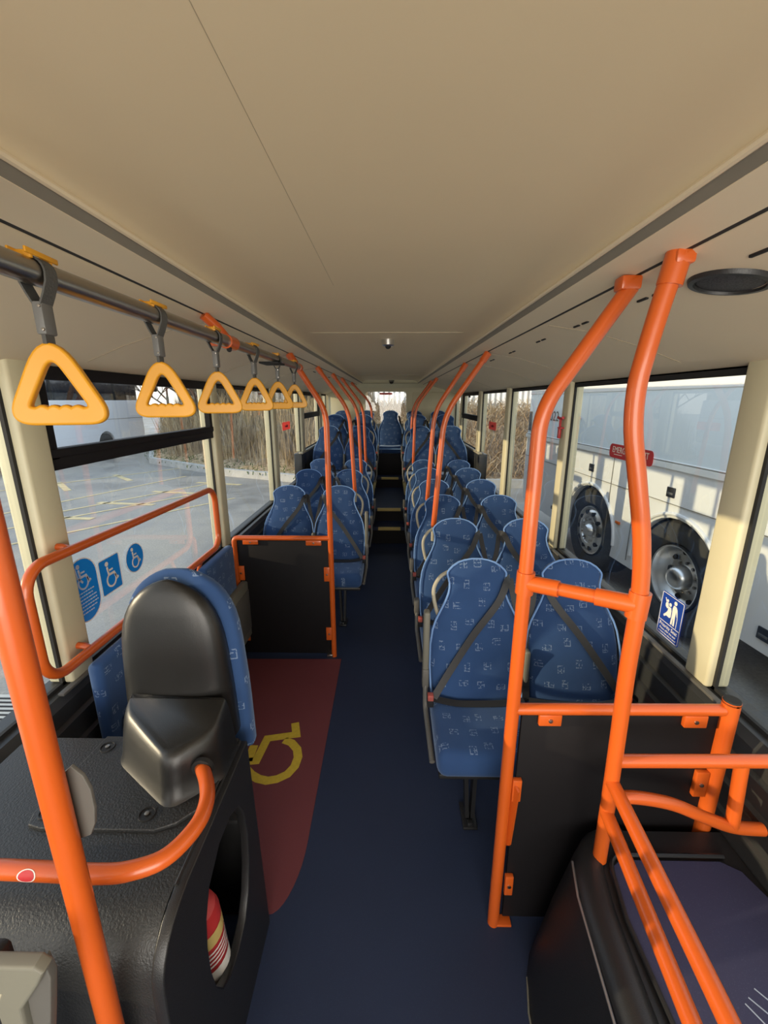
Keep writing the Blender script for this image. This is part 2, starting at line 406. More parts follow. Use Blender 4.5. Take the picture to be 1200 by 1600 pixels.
# ceiling: centre panel with coves, recess strips, inner panels, coving
def ceiling():
    zc = 2.055
    xa, xb = -0.487, 0.435
    pts = [(xa, 2.018)]
    for t in range(1, 7):
        a = R(90 * t / 6); pts.append((xa + 0.11 * (1 - math.cos(a)), 2.018 + (zc - 2.018) * math.sin(a)))
    for t in range(6, -1, -1):
        a = R(90 * t / 6); pts.append((xb - 0.11 * (1 - math.cos(a)), 2.018 + (zc - 2.018) * math.sin(a)))
    pts += [(xb, 2.16), (xa, 2.16)]
    c = struct('ceiling', extrude_profile(pts, 'Y', Y0, Y1), 'ceil', 40)
    for yy in (2.30, 5.9):
        b = bmesh.new(); add_box(b, (xa + 0.05, yy, zc - 0.0035), (xb - 0.05, yy + 0.008, zc + 0.004)); finish('panel_joint', b, 'joint', c)
    b = box((-0.1770, Y0, zc - 0.0003), (-0.1762, 1.4, zc + 0.002)); finish('panel_seam', b, 'joint', c)
    for s, x0, x1, x2, xg, pf in ((-1, -0.487, -0.502, -0.588, XL, PL), (1, 0.435, 0.450, 0.528, XR, PR)):
        bead = tube([(x0, Y0, 2.017), (x0, Y1, 2.017)], 0.006, 8); finish('edge_bead', bead, 'ceil_side', c)
        rec = [(x0, 2.02), (x1, 1.998), (x1 + s * 0.004, 2.0), (x1 + s * 0.004, 2.1), (x0, 2.1)]
        finish('recess_strip', extrude_profile(rec, 'Y', Y0, Y1), 'recess', c)
        pan = [(x1, 1.997), (x2, 1.984), (x2, 1.99), (x2, 2.1), (x1, 2.1)]
        t = finish('inner_panel', extrude_profile(pan, 'Y', Y0, 7.52), 'ceil_side', c)
        finish('dark_seam', box((min(x2, x2 + s * 0.013), Y0, 1.9845), (max(x2, x2 + s * 0.013), 7.52, 2.1)), 'rubber', c)
        q = x2 + s * 0.013
        d = abs(xg) - abs(q)
        cov = [(q, 1.983), (q + s * 0.006, 1.978), (q + s * d * 0.3, 1.953), (q + s * d * 0.6, 1.905), (q + s * d * 0.85, 1.853), (xg - s * 0.012, TOP + 0.006), (xg, TOP + 0.006), (xg, 1.96), (xg - s * 0.25, 2.10), (xg - s * 0.25, 2.135), (q, 2.14)]
        t = struct('trim_coving_%s' % ('right' if s > 0 else 'left'), extrude_profile(cov, 'Y', Y0, Y1), 'ceil_side', 40)
        for yy in ((1.62, 2.55, 3.2, 4.6) if s > 0 else (1.55, 2.62, 3.6, 4.8)):
            path = [(q + s * 0.012, yy, 1.9765), (q + s * d * 0.3, yy, 1.9525), (q + s * d * 0.6, yy, 1.9045), (q + s * d * 0.85, yy, 1.8525)]
            finish('panel_joint', ribbon(path, 0.004, 0.002, (0, 0, 1)), 'joint', t)
        xs = q + s * d * 0.15; zs = 1.9655
        for yy in ((0.78, 1.13, 1.52, 1.91, 2.35, 2.8, 3.3, 3.9) if s > 0 else (2.9, 3.9, 4.8)):
            for dd in (-0.045, 0.02):
                sl = box((xs - 0.004, yy + dd, zs - 0.004), (xs + 0.004, yy + dd + 0.042, zs + 0.004), 0.002)
                finish('vent_slot', sl, 'rubber', t)
ceiling()
struct('ceiling.001', box((-0.94, Y0, 2.13), (0.91, 7.7, 2.15)), 'ceil', 0)  # unseen roof slab above the ceiling, added to block light leaks

# rear wall with a window opening
def rear_wall():
    outer = [(-1.2, -0.05), (1.17, -0.05), (1.17, 2.15), (-1.2, 2.15)]
    hole = rrect(0.735, 0.56, 0.05, 5, -0.105, 1.60)
    me = shape_mesh([outer, hole], 0.08)
    w = placed('wall_back', me, frame((0, 7.60, 0), (1, 0, 0), (0, 0, 1)), 'cream', None, 0); w['kind'] = 'structure'
    fr = shape_mesh([rrect(0.755, 0.58, 0.06, 5, -0.105, 1.60), rrect(0.715, 0.54, 0.05, 5, -0.105, 1.60)], 0.012, 0.003)
    placed('window_frame', fr, frame((0, 7.558, 0), (1, 0, 0), (0, 0, 1)), 'cream', w)
    hd = [(7.56, 1.93), (7.53, 1.93), (7.47, 1.98), (7.44, 2.03), (7.44, 2.06), (7.56, 2.06)]
    finish('bulkhead', extrude_profile(hd, 'X', -0.60, 0.53), 'cream', w)
    finish('bulkhead_joint', box((-0.59, 7.438, 2.0), (0.52, 7.452, 2.004)), 'recess', w)
    g = bmesh.new(); vs = [g.verts.new((x, 7.6, z)) for x, z in ((-0.47, 1.32), (0.265, 1.32), (0.265, 1.88), (-0.47, 1.88))]; g.faces.new(vs)
    struct('window_13', g, 'glass', 0)
    for xa, xb in ((-1.1, -0.55), (0.36, 1.07)):
        finish('corner_panel', box((xa, 7.54, 1.1), (xb, 7.57, 1.86), 0.01), 'cream', w)
rear_wall()

# pillars and windows
PY = [(1.275, 1.385), (2.69, 2.79), (4.06, 4.18), (5.34, 5.50), (6.74, 6.90)]
for side, x, pf in (('left', XL, PL), ('right', XR, PR)):
    s = -1 if side == 'left' else 1
    for i, (a, b) in enumerate(PY):
        if side == 'left': a, b = a - 0.015, b - 0.015
        zb = SILL - 0.0 if i < 3 else 1.095
        lo = (min(pf, x + s * 0.05), a, zb); hi = (max(pf, x + s * 0.05), b, TOP + 0.035)
        struct('trim_%d' % (i + 1 + (0 if s < 0 else 5)), box(lo, hi, 0.012, 3), 'cream')
        if i == 3:
            struct('trim_%d' % (11 if s < 0 else 12), box((min(pf - s * 0.004, x), a - 0.004, SILL - 0.02), (max(pf - s * 0.004, x), b + 0.004, 1.10), 0.01), 'black')
def window(n, side, ya, yb, zb, zt, hopper=False):
    x = XL if side == 'left' else XR; s = -1 if side == 'left' else 1
    g = bmesh.new(); vs = [g.verts.new(p) for p in ((x, ya - 0.02, zb - 0.01), (x, yb + 0.02, zb - 0.01), (x, yb + 0.02, zt + 0.02), (x, ya - 0.02, zt + 0.02))]; g.faces.new(vs)
    w = struct('window_%d' % n, g, 'glass', 0)
    f = bmesh.new(); t = 0.012
    xi, xo = min(x, x - s * 0.012), max(x, x - s * 0.012)
    add_box(f, (xi, ya - 0.01, zb - 0.005), (xo, yb + 0.01, zb + t)); add_box(f, (xi, ya - 0.01, zt - 0.022), (xo, yb + 0.01, zt + 0.012))
    add_box(f, (xi, ya - 0.01, zb), (xo, ya + t, zt)); add_box(f, (xi, yb - t, zb), (xo, yb + 0.01, zt))
    finish('window_seal', f, 'rubber', w, 0)
    if hopper:
        z = hopper
        xi, xo = min(x, x - s * 0.03), max(x, x - s * 0.03)
        h = bmesh.new()
        add_box(h, (xi, ya, z - 0.037), (xo, yb, z + 0.008), 0.004); add_box(h, (xi - 0.006, ya, z + 0.004), (xo + 0.006, yb, z + 0.034), 0.004)
        finish('vent_transom', h, 'panel_black', w)
        h = bmesh.new()
        add_box(h, (xi, ya, zt - 0.034), (xo, yb, zt + 0.01), 0.003); add_box(h, (xi, ya, z), (xo, ya + 0.035, zt)); add_box(h, (xi, yb - 0.035, z), (xo, yb, zt))
        finish('vent_frame', h, 'panel_black', w)
        finish('vent_catch', box((min(x - s * 0.03, x - s * 0.045), (ya + yb) / 2 - 0.05, zt - 0.06), (max(x - s * 0.03, x - s * 0.045), (ya + yb) / 2 + 0.03, zt - 0.035), 0.004), 'black', w)
    return w
yr = [(-1.5, 1.275), (1.385, 2.69), (2.79, 4.06), (4.18, 5.34), (5.50, 6.74), (6.90, 7.55)]
for i, (a, b) in enumerate(yr):
    zb = SILL if i < 4 else 1.10
    window(i + 1, 'left', a - 0.015, b - 0.015, zb, TOP, 1.53 if i in (1, 4) else False)
    window(i + 7, 'right', a, b, zb, TOP, 1.50 if i == 4 else False)

# ------------------------------------------------------------------ wheelchair bay floor marking
def bay_mark():
    xs = [(-1.02, 2.535), (-0.338, 2.545), (-0.330, 1.30)]
    xs += [(-0.42 + 0.09 * math.cos(R(-a)) , 1.30 - 0.0 + 0.25 * math.sin(R(-a))) for a in range(0, 91, 10)]
    xs += [(-1.02, 1.05)]
    o = placed('wheelchair_bay_floor_patch', shape_mesh([xs], 0.002), frame((0, 0, 0.0016), (1, 0, 0), (0, 1, 0)), 'redfloor', None, 0)
    tag(o, 'dark red vinyl floor patch with a yellow wheelchair symbol, beside the blue aisle floor', 'floor marking')
    w = 0.042
    L = [stroke([(-0.524, 1.945), (-0.499, 1.862), (-0.645, 1.832), (-0.660, 1.690), (-0.80, 1.672), (-0.86, 1.66)], w), stroke([(-0.70, 1.785), (-0.70, 1.685)], w)]
    arc = stroke([(-0.555, 1.822), (-0.512, 1.806), (-0.474, 1.765), (-0.458, 1.715), (-0.463, 1.66), (-0.488, 1.615), (-0.53, 1.588), (-0.575, 1.578), (-0.62, 1.588), (-0.66, 1.61), (-0.70, 1.645)], w)
    L.append(arc); L.append(ell(0.05, 0.05, 20, -0.93, 1.65))
    me = None; bm = bmesh.new()
    for l in L:
        m = shape_mesh([l], 0.0012); bm.from_mesh(m); bpy.data.meshes.remove(m)
    bmesh.ops.translate(bm, vec=(0, 0, 0.0034), verts=bm.verts)
    finish('wheelchair_symbol', bm, 'floormark', o, 0)
bay_mark()

# ------------------------------------------------------------------ double seats
def wid(z): return interp([(0.44, 0.165), (0.47, 0.188), (0.52, 0.198), (0.62, 0.203), (0.70, 0.200), (0.76, 0.190), (0.80, 0.176), (0.84, 0.155), (0.88, 0.134), (0.91, 0.122), (0.935, 0.117), (0.955, 0.117), (0.975, 0.122), (0.99, 0.1265), (1.0, 0.125), (1.01, 0.118), (1.025, 0.103), (1.04, 0.078), (1.048, 0.052), (1.053, 0.02)], z)
def thk(z): return interp([(0.44, 0.03), (0.50, 0.045), (0.62, 0.045), (0.80, 0.036), (0.98, 0.026), (1.03, 0.020), (1.053, 0.008)], z)
def yc(z): return interp([(0.44, -0.165), (0.55, -0.13), (0.75, -0.075), (1.053, 0.0)], z)
ZL = [0.44, 0.455, 0.47, 0.5, 0.53, 0.57, 0.62, 0.67, 0.70, 0.73, 0.76, 0.78, 0.80, 0.82, 0.84, 0.86, 0.88, 0.895, 0.91, 0.9225, 0.935, 0.955, 0.965, 0.975, 0.985, 0.993, 1.0, 1.01, 1.018, 1.025, 1.033, 1.04, 1.048, 1.053]
def back_bm(cx):
    bm = bmesh.new(); rings = []
    for z in ZL:
        bulge = 0.010 * math.sin(PI * min(1, max(0, (z - 0.46) / 0.3))) if z < 0.76 else 0
        ring = []
        for x, y in superell(wid(z), thk(z), 24, 3.4):
            yy = y + yc(z)
            if y < 0: yy -= bulge * (1 - (x / wid(z)) ** 2) - 0.010 * (abs(x) / wid(z)) ** 3 * (1 if z < 0.86 else 0)
            ring.append(bm.verts.new((cx + x, yy, z)))
        rings.append(ring)
    n = 24
    for a, b in zip(rings, rings[1:]):
        for k in range(n): bm.faces.new((a[k], a[(k + 1) % n], b[(k + 1) % n], b[k]))
    bm.faces.new(rings[0][::-1]); bm.faces.new(rings[-1]); return bm
def outline(cx, off=-0.6, zmin=0.47):
    zs = [z for z in ZL if z >= zmin]
    l = [(cx - wid(z) - 0.001, yc(z) + off * thk(z), z) for z in zs]; r = [(cx + wid(z) + 0.001, yc(z) + off * thk(z), z) for z in zs]
    return l + r[::-1]
def front(z): return yc(z) - thk(z) - 0.012
def cushion_bm(cx):
    bm = box((cx - 0.2, -0.492, 0.372), (cx + 0.2, -0.10, 0.482), 0.038, 4)
    bmesh.ops.subdivide_edges(bm, edges=[e for e in bm.edges if e.calc_length() > 0.2], cuts=4, use_grid_fill=True)
    for v in bm.verts:
        if v.co.z > 0.47: v.co.z += 0.010 * (abs(v.co.x - cx) / 0.2) ** 2 - 0.012 * (v.co.y + 0.5)
    return bm
def belt_paths(cx, a):
    # a = -1 belt anchored at inner/outer: shoulder at +a side, buckle at -a side
    sh = (cx + a * 0.128, front(0.965) + 0.012, 0.968)
    pts = [(cx + a * 0.150, yc(0.97) + 0.02, 0.965), sh, (cx + a * 0.085, front(0.88), 0.885), (cx - a * 0.02, front(0.76) - 0.006, 0.755), (cx - a * 0.12, front(0.62) - 0.01, 0.615), (cx - a * 0.19, front(0.52) - 0.02, 0.51)]
    lap = [(cx - a * 0.19, -0.215, 0.505), (cx - a * 0.1, -0.225, 0.492), (cx, -0.225, 0.490), (cx + a * 0.1, -0.222, 0.492), (cx + a * 0.195, -0.20, 0.488)]
    drop = [(cx + a * 0.150, yc(0.97) + 0.01, 0.965), (cx + a * 0.165, front(0.9) + 0.03, 0.88), (cx + a * 0.197, front(0.75) + 0.03, 0.74), (cx + a * 0.207, front(0.6) + 0.02, 0.6), (cx + a * 0.207, -0.19, 0.48)]
    return smoothpath(pts, 5), smoothpath(lap, 4), smoothpath(drop, 4)
def make_double(name, s, aisle_only=False):
    """s=+1: aisle seat at -x (right-hand side of the bus); s=-1: aisle seat at +x"""
    root = thing(name, '', 'bus seat', (0, 0, 0), None, False)
    xa, xw = -0.205 * s, 0.205 * s
    for cx, a in ((xa, s), (xw, -s)):
        finish('cushion', cushion_bm(cx), 'fab_seat', root, 50)
        b = finish('backrest', back_bm(cx), 'fab_back', root, 60)
        finish('lit_edge_piping', tube(outline(cx), 0.0042, 6), 'lit_edge_piping', b)
        diag, lap, drop = belt_paths(cx, a)
        bm = bmesh.new()
        ribbon(diag, 0.030, 0.003, (0, -1, 0.25), bm); ribbon(lap, 0.028, 0.003, (0, -0.4, 1), bm); ribbon(drop, 0.026, 0.003, (0, -1, 0.3), bm)
        finish('seat_belt', bm, 'belt', root)
        k = finish('belt_buckle', box((cx - a * 0.205 - 0.013, -0.235, 0.475), (cx - a * 0.205 + 0.013, -0.205, 0.53), 0.004), 'black', root)
        finish('release_button', box((cx - a * 0.205 - 0.012, -0.2375, 0.508), (cx - a * 0.205 + 0.012, -0.21, 0.534), 0.003), 'pinkred', k)
    o = -s  # toward the aisle
    # grab handle beside the headrest
    hp = smoothpath([(xa + o * 0.120, 0.0, 0.990), (xa + o * 0.155, -0.012, 0.972), (xa + o * 0.181, -0.022, 0.93), (xa + o * 0.184, -0.032, 0.885), (xa + o * 0.172, -0.045, 0.83), (xa + o * 0.160, -0.052, 0.80)], 5)
    finish('grab_handle', tube(hp, 0.0085, 10), 'beige', root)
    # folded armrest and side rail on the aisle edge
    xo = xa + o * 0.222
    finish('armrest', box((xo - 0.013, -0.165, 0.60), (xo + 0.013, -0.12, 0.875), 0.009, 3, None), 'greyplastic', root)
    fb = bmesh.new(); add_box(fb, (xo - 0.014, -0.17, 0.52), (xo + 0.014, -0.125, 0.61), 0.006)
    tube(fillet([(xo, -0.15, 0.56), (xo, -0.19, 0.44), (xo + s * 0.01, -0.42, 0.385)], 0.05), 0.011, 10, False, fb)
    finish('side_rail', fb, 'midgrey', root)
    finish('centre_armrest', box((-0.012 + 0.0 * s, -0.17, 0.54), (0.012, -0.13, 0.70), 0.01, 3), 'greyplastic', root)
    # pedestal leg
    lb = bmesh.new(); xl = xa + o * 0.040
    for x0, x1 in ((-0.026, -0.010), (0.022, 0.012)):
        sweep(lb, [(xl + x0, -0.30, 0.375), (xl + x1, -0.33, 0.03)], [(-0.008, -0.022), (0.008, -0.022), (0.008, 0.022), (-0.008, 0.022)])
    add_box(lb, (xl - 0.03, -0.38, 0.0), (xl + 0.03, -0.26, 0.014), 0.004); add_box(lb, (xl - 0.012, -0.375, 0.01), (xl + 0.012, -0.35, 0.03), 0.005)
    add_box(lb, (min(xa - 0.19, -0.39), -0.46, 0.345), (max(xa + 0.19, 0.39), -0.16, 0.368), 0.006)
    finish('leg_frame', lb, 'black', root)
    return root
def copy_tree(o, parent=None):
    c = o.copy(); C.objects.link(c)
    if parent is not None: c.parent = parent
    for ch in list(o.children): copy_tree(ch, c)
    return c
XSR, XSL = 0.578, -0.622
right_rows = [
    (1.74, 0, 'front double seat on the right, nearest the camera, directly behind the black partition'),
    (2.39, 0, 'second double seat from the front on the right, nearest orange pole rising behind it'),
    (3.03, 0, 'third double seat from the front on the right, second orange pole rising behind it'),
    (3.66, 0, 'fourth double seat from the front on the right, blue patterned, no pole at its corner'),
    (4.31, 0, 'fifth double seat from the front on the right, blue patterned, seen between the orange poles'),
    (4.92, 0, 'sixth double seat on the right, last one on the low floor, just before the steps'),
    (5.66, 0.345, 'raised double seat on the right just behind the steps, taller than the row before it'),
    (6.36, 0.47, 'rearmost double seat on the right, on the raised floor in front of the back bench')]
left_rows = [
    (3.36, 0, 'front double seat on the left, blue patterned, directly behind the orange framed black partition'),
    (4.20, 0, 'second double seat on the left behind the partition, blue patterned, an orange pole behind it'),
    (4.98, 0, 'third double seat on the left, last on the low floor before the steps'),
    (5.68, 0.345, 'raised double seat on the left just behind the steps, window side headrest against the glass'),
    (6.36, 0.47, 'rearmost double seat on the left, on the raised floor in front of the back bench')]
for rows, s, X in ((right_rows, 1, XSR), (left_rows, -1, XSL)):
    proto = None
    for y, z, lab in rows:
        o = proto if proto is None else None
        if proto is None: proto = make_double('double_seat', s); o = proto
        else: o = copy_tree(proto)
        if o is not proto:
            for ch in list(o.children):
                if ch.name.startswith('armrest'): bpy.data.objects.remove(ch)
        o.location = (X, y, z); o['label'] = lab; o['category'] = 'bus seat'
        o['group'] = 'double seats along the %s side' % ('right' if s > 0 else 'left')
# back bench
def bench():
    root = thing('back_bench', 'five place blue patterned bench seat across the back of the bus below the rear window', 'bus seat', (-0.02, 7.47, 0.5), None, False)
    for k in range(5):
        cx = -0.82 + 0.41 * k
        finish('cushion', cushion_bm(cx), 'fab_seat', root, 50)
        b = finish('backrest', back_bm(cx), 'fab_back', root, 60)
        finish('lit_edge_piping', tube(outline(cx), 0.004, 6), 'lit_edge_piping', b)
    cu = bmesh.new(); tube([(-0.20, -0.508, 0.45), (0.20, -0.508, 0.45)], 0.012, 8, False, cu)
    finish('cushion_piping', cu, 'lit_edge_piping', root)
    finish('front_panel', box((-1.0, -0.49, 0.02), (1.0, -0.46, 0.365), 0.004), 'panel_black', root)
    d, l, dr = belt_paths(0, 1); finish('seat_belt', ribbon(dr, 0.03, 0.003, (0, -1, 0.3)), 'belt', root)
bench()

# ------------------------------------------------------------------ orange poles rising from seats
def socket(path, r=0.021):
    return tube(path, r, 16)
def seat_pole(x0, x1, xt, y, zb, lab, zbend=1.64, side=1):
    root = thing('grab_pole', lab, 'handrail', (x0, y, zb), 'orange poles on the %s seats' % ('right' if side > 0 else 'left'))
    xs = x1 + side * 0.006
    p = fillet([(x0, y, zb), (x1, y, zbend), (xt, y, 1.974)], 0.42, 12)
    finish('tube', tube(p, 0.0165, 14), 'orange', root)
    d = (Vector(p[-1]) - Vector(p[-2])).normalized(); e = Vector(p[-1])
    finish('ceiling_socket', tube([e - d * 0.05, e + d * 0.004], 0.021, 14), 'orange', root)
    finish('pole_foot', tube([(x0, y, zb - 0.09), (x0, y, zb + 0.015)], 0.014, 12), 'beige', root)
seat_pole(0.262, 0.305, 0.535, 2.51, 0.965, 'orange pole rising from the second right seat, nearest of the right seat poles')
seat_pole(0.283, 0.318, 0.535, 3.24, 0.965, 'orange pole rising from the third right seat, just behind the nearest right seat pole')
seat_pole(0.272, 0.285, 0.535, 5.25, 0.965, 'far orange pole on the right beside the steps, front one of a close pair')
seat_pole(0.275, 0.285, 0.535, 5.95, 1.27, 'far orange pole on the right on the raised floor, rear one of a close pair')
seat_pole(-0.312, -0.345, -0.595, 3.55, 0.965, 'orange pole rising from the front left seat, first behind the partition pole', 1.64, -1)
seat_pole(-0.318, -0.345, -0.595, 4.44, 0.965, 'orange pole rising from the second left seat behind the partition', 1.64, -1)
seat_pole(-0.318, -0.34, -0.595, 5.25, 0.965, 'orange pole at the last low left seat beside the steps', 1.64, -1)
seat_pole(-0.29, -0.31, -0.595, 6.5, 1.44, 'furthest orange pole on the left, short, near the rear window', 1.68, -1)

# ------------------------------------------------------------------ partitions
def tab(lo, hi): return box(lo, hi, 0.003)
def tabset(root, items):
    for lo, hi in items:
        t = finish('fixing_tab', tab(lo, hi), 'orange', root)
        c = ((lo[0] + hi[0]) / 2, lo[1] - 0.001, (lo[2] + hi[2]) / 2)
        sc = finish('screw', lathe([(0, -0.003), (0.006, -0.002), (0.0065, 0.002), (0, 0.002)], 12, 'Y', c), 'steel', t)
        sc.location = (0, 0, 0)
def left_partition():
    y = 2.583
    root = thing('left_partition', 'black panel partition in an orange tube frame on the left, at the end of the wheelchair bay', 'partition', (-0.70, y, 0))
    p = fillet([(-0.391, y, 0.0), (-0.391, y, 1.66), (-0.594, y, 1.978)], 0.30, 12)
    finish('pole', tube(p, 0.0175, 16), 'orange', root)
    d = (p[-1] - p[-2]).normalized(); finish('ceiling_socket', tube([p[-1] - d * 0.06, p[-1] + d * 0.003], 0.022, 16), 'orange', root)
    finish('floor_bracket', box((-0.44, y - 0.02, 0.0), (-0.40, y + 0.02, 0.022), 0.004), 'steel', root)
    finish('top_rail', tube(fillet([(-1.018, y, 0.15), (-1.018, y, 0.862), (-0.391, y, 0.862)], 0.03, 6), 0.0165, 14), 'orange', root)
    finish('panel', box((-1.03, y + 0.002, 0.02), (-0.408, y + 0.016, 0.85), 0.002), 'panel_black', root)
    tabset(root, [((-0.96, y - 0.012, 0.82), (-0.86, y, 0.85)), ((-0.55, y - 0.012, 0.815), (-0.45, y, 0.848)), ((-1.01, y - 0.012, 0.57), (-0.965, y, 0.67)), ((-1.01, y - 0.012, 0.12), (-0.965, y, 0.22)), ((-0.44, y - 0.012, 0.565), (-0.40, y, 0.665)), ((-0.44, y - 0.012, 0.13), (-0.40, y, 0.225))])
left_partition()
def right_partition():
    y = 1.044
    root = thing('right_partition', 'black panel partition with an orange aisle pole and top rail in front of the first right seats', 'partition', (0.65, y, 0))
    p = fillet([(0.353, y, 0.0), (0.357, y, 1.70), (0.530, y, 1.965)], 0.22, 12)
    finish('pole', tube(p, 0.0185, 18), 'orange', root)
    d = (p[-1] - p[-2]).normalized()
    b = tube([p[-1] - d * 0.06, p[-1] + d * 0.012], 0.017, 14); add_box(b, (0.50, y - 0.02, 1.955), (0.545, y + 0.02, 1.985), 0.006)
    finish('ceiling_socket', b, 'orange', root)
    finish('top_rail', tube([(0.353, y, 0.857), (0.955, y, 0.862)], 0.0165, 16), 'orange', root)
    finish('wall_post', tube([(0.974, y, 0.22), (0.974, y, 0.893)], 0.023, 18), 'orange', root)
    finish('post_cap', lathe([(0, 0.898), (0.021, 0.897), (0.023, 0.89), (0.023, 0.885)], 18, 'Z', (0.974, y, 0)), 'rubber', root)
    finish('panel', box((0.385, y + 0.004, 0.02), (0.955, y + 0.018, 0.845), 0.002), 'panel_black', root)
    finish('foot_bracket', box((0.345, y - 0.016, 0.0), (0.412, y + 0.018, 0.010), 0.003), 'orange', root)
    tabset(root, [((0.43, y - 0.012, 0.808), (0.495, y + 0.004, 0.845)), ((0.845, y - 0.012, 0.808), (0.91, y + 0.004, 0.848)), ((0.372, y - 0.012, 0.53), (0.40, y + 0.004, 0.61)), ((0.378, y - 0.012, 0.14), (0.405, y + 0.004, 0.22)), ((0.915, y - 0.012, 0.56), (0.952, y + 0.004, 0.65))])
    fin = bmesh.new(); v = [fin.verts.new(q) for q in ((0.372, y, 0.60), (0.384, y - 0.03, 0.585), (0.379, y - 0.015, 0.36), (0.372, y, 0.34))]; fin.faces.new(v)
    ext = bmesh.ops.extrude_face_region(fin, geom=fin.faces[:]); bmesh.ops.translate(fin, vec=(0.006, 0.004, 0), verts=[g for g in ext['geom'] if isinstance(g, bmesh.types.BMVert)])
    finish('fixing_fin', fin, 'orange', root)
    # crossbar joining the luggage pole
    A = Vector((0.357, y, 1.253)); B = Vector((0.567, 0.90, 1.264)); u = (B - A).normalized()
    finish('cross_bar', tube([A, B], 0.017, 16), 'orange', root)
    b = tube([A + u * 0.0, A + u * 0.085], 0.0215, 16); tube([(0.356, y, 1.222), (0.357, y, 1.284)], 0.0235, 16, False, b)
    finish('clamp', b, 'orange', root)
    b = tube([B - u * 0.085, B], 0.0215, 16); finish('clamp', b, 'orange', root)
right_partition()
def luggage():
    root = thing('luggage_rail', 'bright orange leaning pole and tube rails enclosing the luggage platform at lower right', 'handrail', (0.60, 0.93, 0.46))
    path = [(0.602, 0.93, 0.45), (0.590, 0.915, 0.70), (0.580, 0.905, 0.90), (0.572, 0.90, 1.10), (0.572, 0.90, 1.28), (0.556, 0.90, 1.42), (0.525, 0.90, 1.56), (0.502, 0.90, 1.66), (0.496, 0.90, 1.74), (0.502, 0.897, 1.81), (0.519, 0.892, 1.92), (0.530, 0.888, 1.968)]
    finish('pole', tube(smoothpath(path, 4), 0.0185, 18), 'orange', root)
    b = tube([(0.523, 0.89, 1.93), (0.531, 0.887, 1.985)], 0.0225, 16); add_box(b, (0.515, 0.865, 1.962), (0.552, 0.91, 1.988), 0.006)
    finish('ceiling_socket', b, 'orange', root)
    b = tube([(0.570, 0.90, 1.232), (0.573, 0.90, 1.296)], 0.0235, 16); finish('clamp', b, 'orange', root)
    finish('top_rail', tube([(0.586, 0.91, 0.812), (1.02, 0.91, 0.818)], 0.0165, 16), 'orange', root)
    finish('curved_rail', tube(smoothpath([(0.592, 0.915, 0.685), (0.66, 0.915, 0.688), (0.76, 0.915, 0.668), (0.86, 0.915, 0.622), (0.94, 0.915, 0.592), (1.02, 0.915, 0.585)], 6), 0.0165, 16), 'orange', root)
    finish('upright', tube([(0.915, 0.912, 0.815), (0.935, 0.915, 0.597)], 0.0165, 14), 'orange', root)
    finish('side_rail', tube([(0.587, 0.905, 0.745), (0.555, 0.50, 0.745), (0.515, 0.05, 0.745)], 0.0175, 16), 'orange', root)
    finish('side_rail', tube([(0.590, 0.915, 0.635), (0.545, 0.50, 0.635), (0.50, 0.05, 0.635)], 0.0175, 16), 'orange', root)
luggage()

# ------------------------------------------------------------------ right wheel arch platform
def right_box():
    root = thing('luggage_platform', 'black wheel arch box with a faded navy top and rounded kerb edge at lower right', 'platform', (0.75, 0.5, 0))
    prof = [(0.405, 0.0), (0.425, 0.10), (0.455, 0.25), (0.488, 0.38), (0.500, 0.43), (0.512, 0.452), (0.535, 0.462), (0.56, 0.462), (0.575, 0.455), (0.585, 0.442), (1.012, 0.442), (1.012, 0.0)]
    bm = bmesh.new(); rings = []
    ys = [(-0.3, -0.015), (0.3, -0.02), (0.6, -0.012), (0.8, 0.0), (0.90, 0.018), (0.96, 0.045), (1.0, 0.085), (1.018, 0.13)]
    for y, dx in ys:
        rings.append([bm.verts.new((min(x + dx * (1 if x < 0.7 else 0), 1.012), y, z)) for x, z in prof])
    n = len(prof)
    for a, b in zip(rings, rings[1:]):
        for k in range(n): bm.faces.new((a[k], a[(k + 1) % n], b[(k + 1) % n], b[k]))
    bm.faces.new(rings[0][::-1]); bm.faces.new(rings[-1])
    finish('wheel_arch_box', bm, 'black', root, 40)
    top = shape_mesh([[(0.592, -0.28), (1.01, -0.28), (1.01, 0.80), (0.98, 0.90), (0.94, 0.925), (0.66, 0.925), (0.62, 0.90), (0.607, 0.80)]], 0.006, 0.002)
    placed('platform_top', top, frame((0, 0, 0.446), (1, 0, 0), (0, 1, 0)), 'purplefloor', root)
    rim = tube(fillet([(0.588, -0.28, 0.452), (0.60, 0.78, 0.452), (0.63, 0.94, 0.452), (0.96, 0.94, 0.452)], 0.06), 0.006, 8)
    finish('edge_strip', rim, 'black', root)
    finish('trim_strip', tube([(0.478, -0.28, 0.43), (0.482, 0.6, 0.432), (0.505, 0.84, 0.435), (0.527, 0.93, 0.435)], 0.0035, 8), 'alu', root)
    finish('skirting_strip', tube([(0.385, -0.28, 0.004), (0.385, 0.45, 0.004), (0.405, 0.82, 0.004), (0.425, 0.9, 0.004)], 0.003, 6), 'greyplastic', root)
    sc = bmesh.new()
    for a, b in (((0.79, 0.64), (0.845, 0.575)), ((0.815, 0.655), (0.86, 0.60)), ((0.775, 0.63), (0.81, 0.565))):
        ribbon([(a[0], a[1], 0.4508), (b[0], b[1], 0.4508)], 0.003, 0.0006, (0, 0, 1), sc)
    finish('scuff_marks', sc, 'alu', root)
right_box()

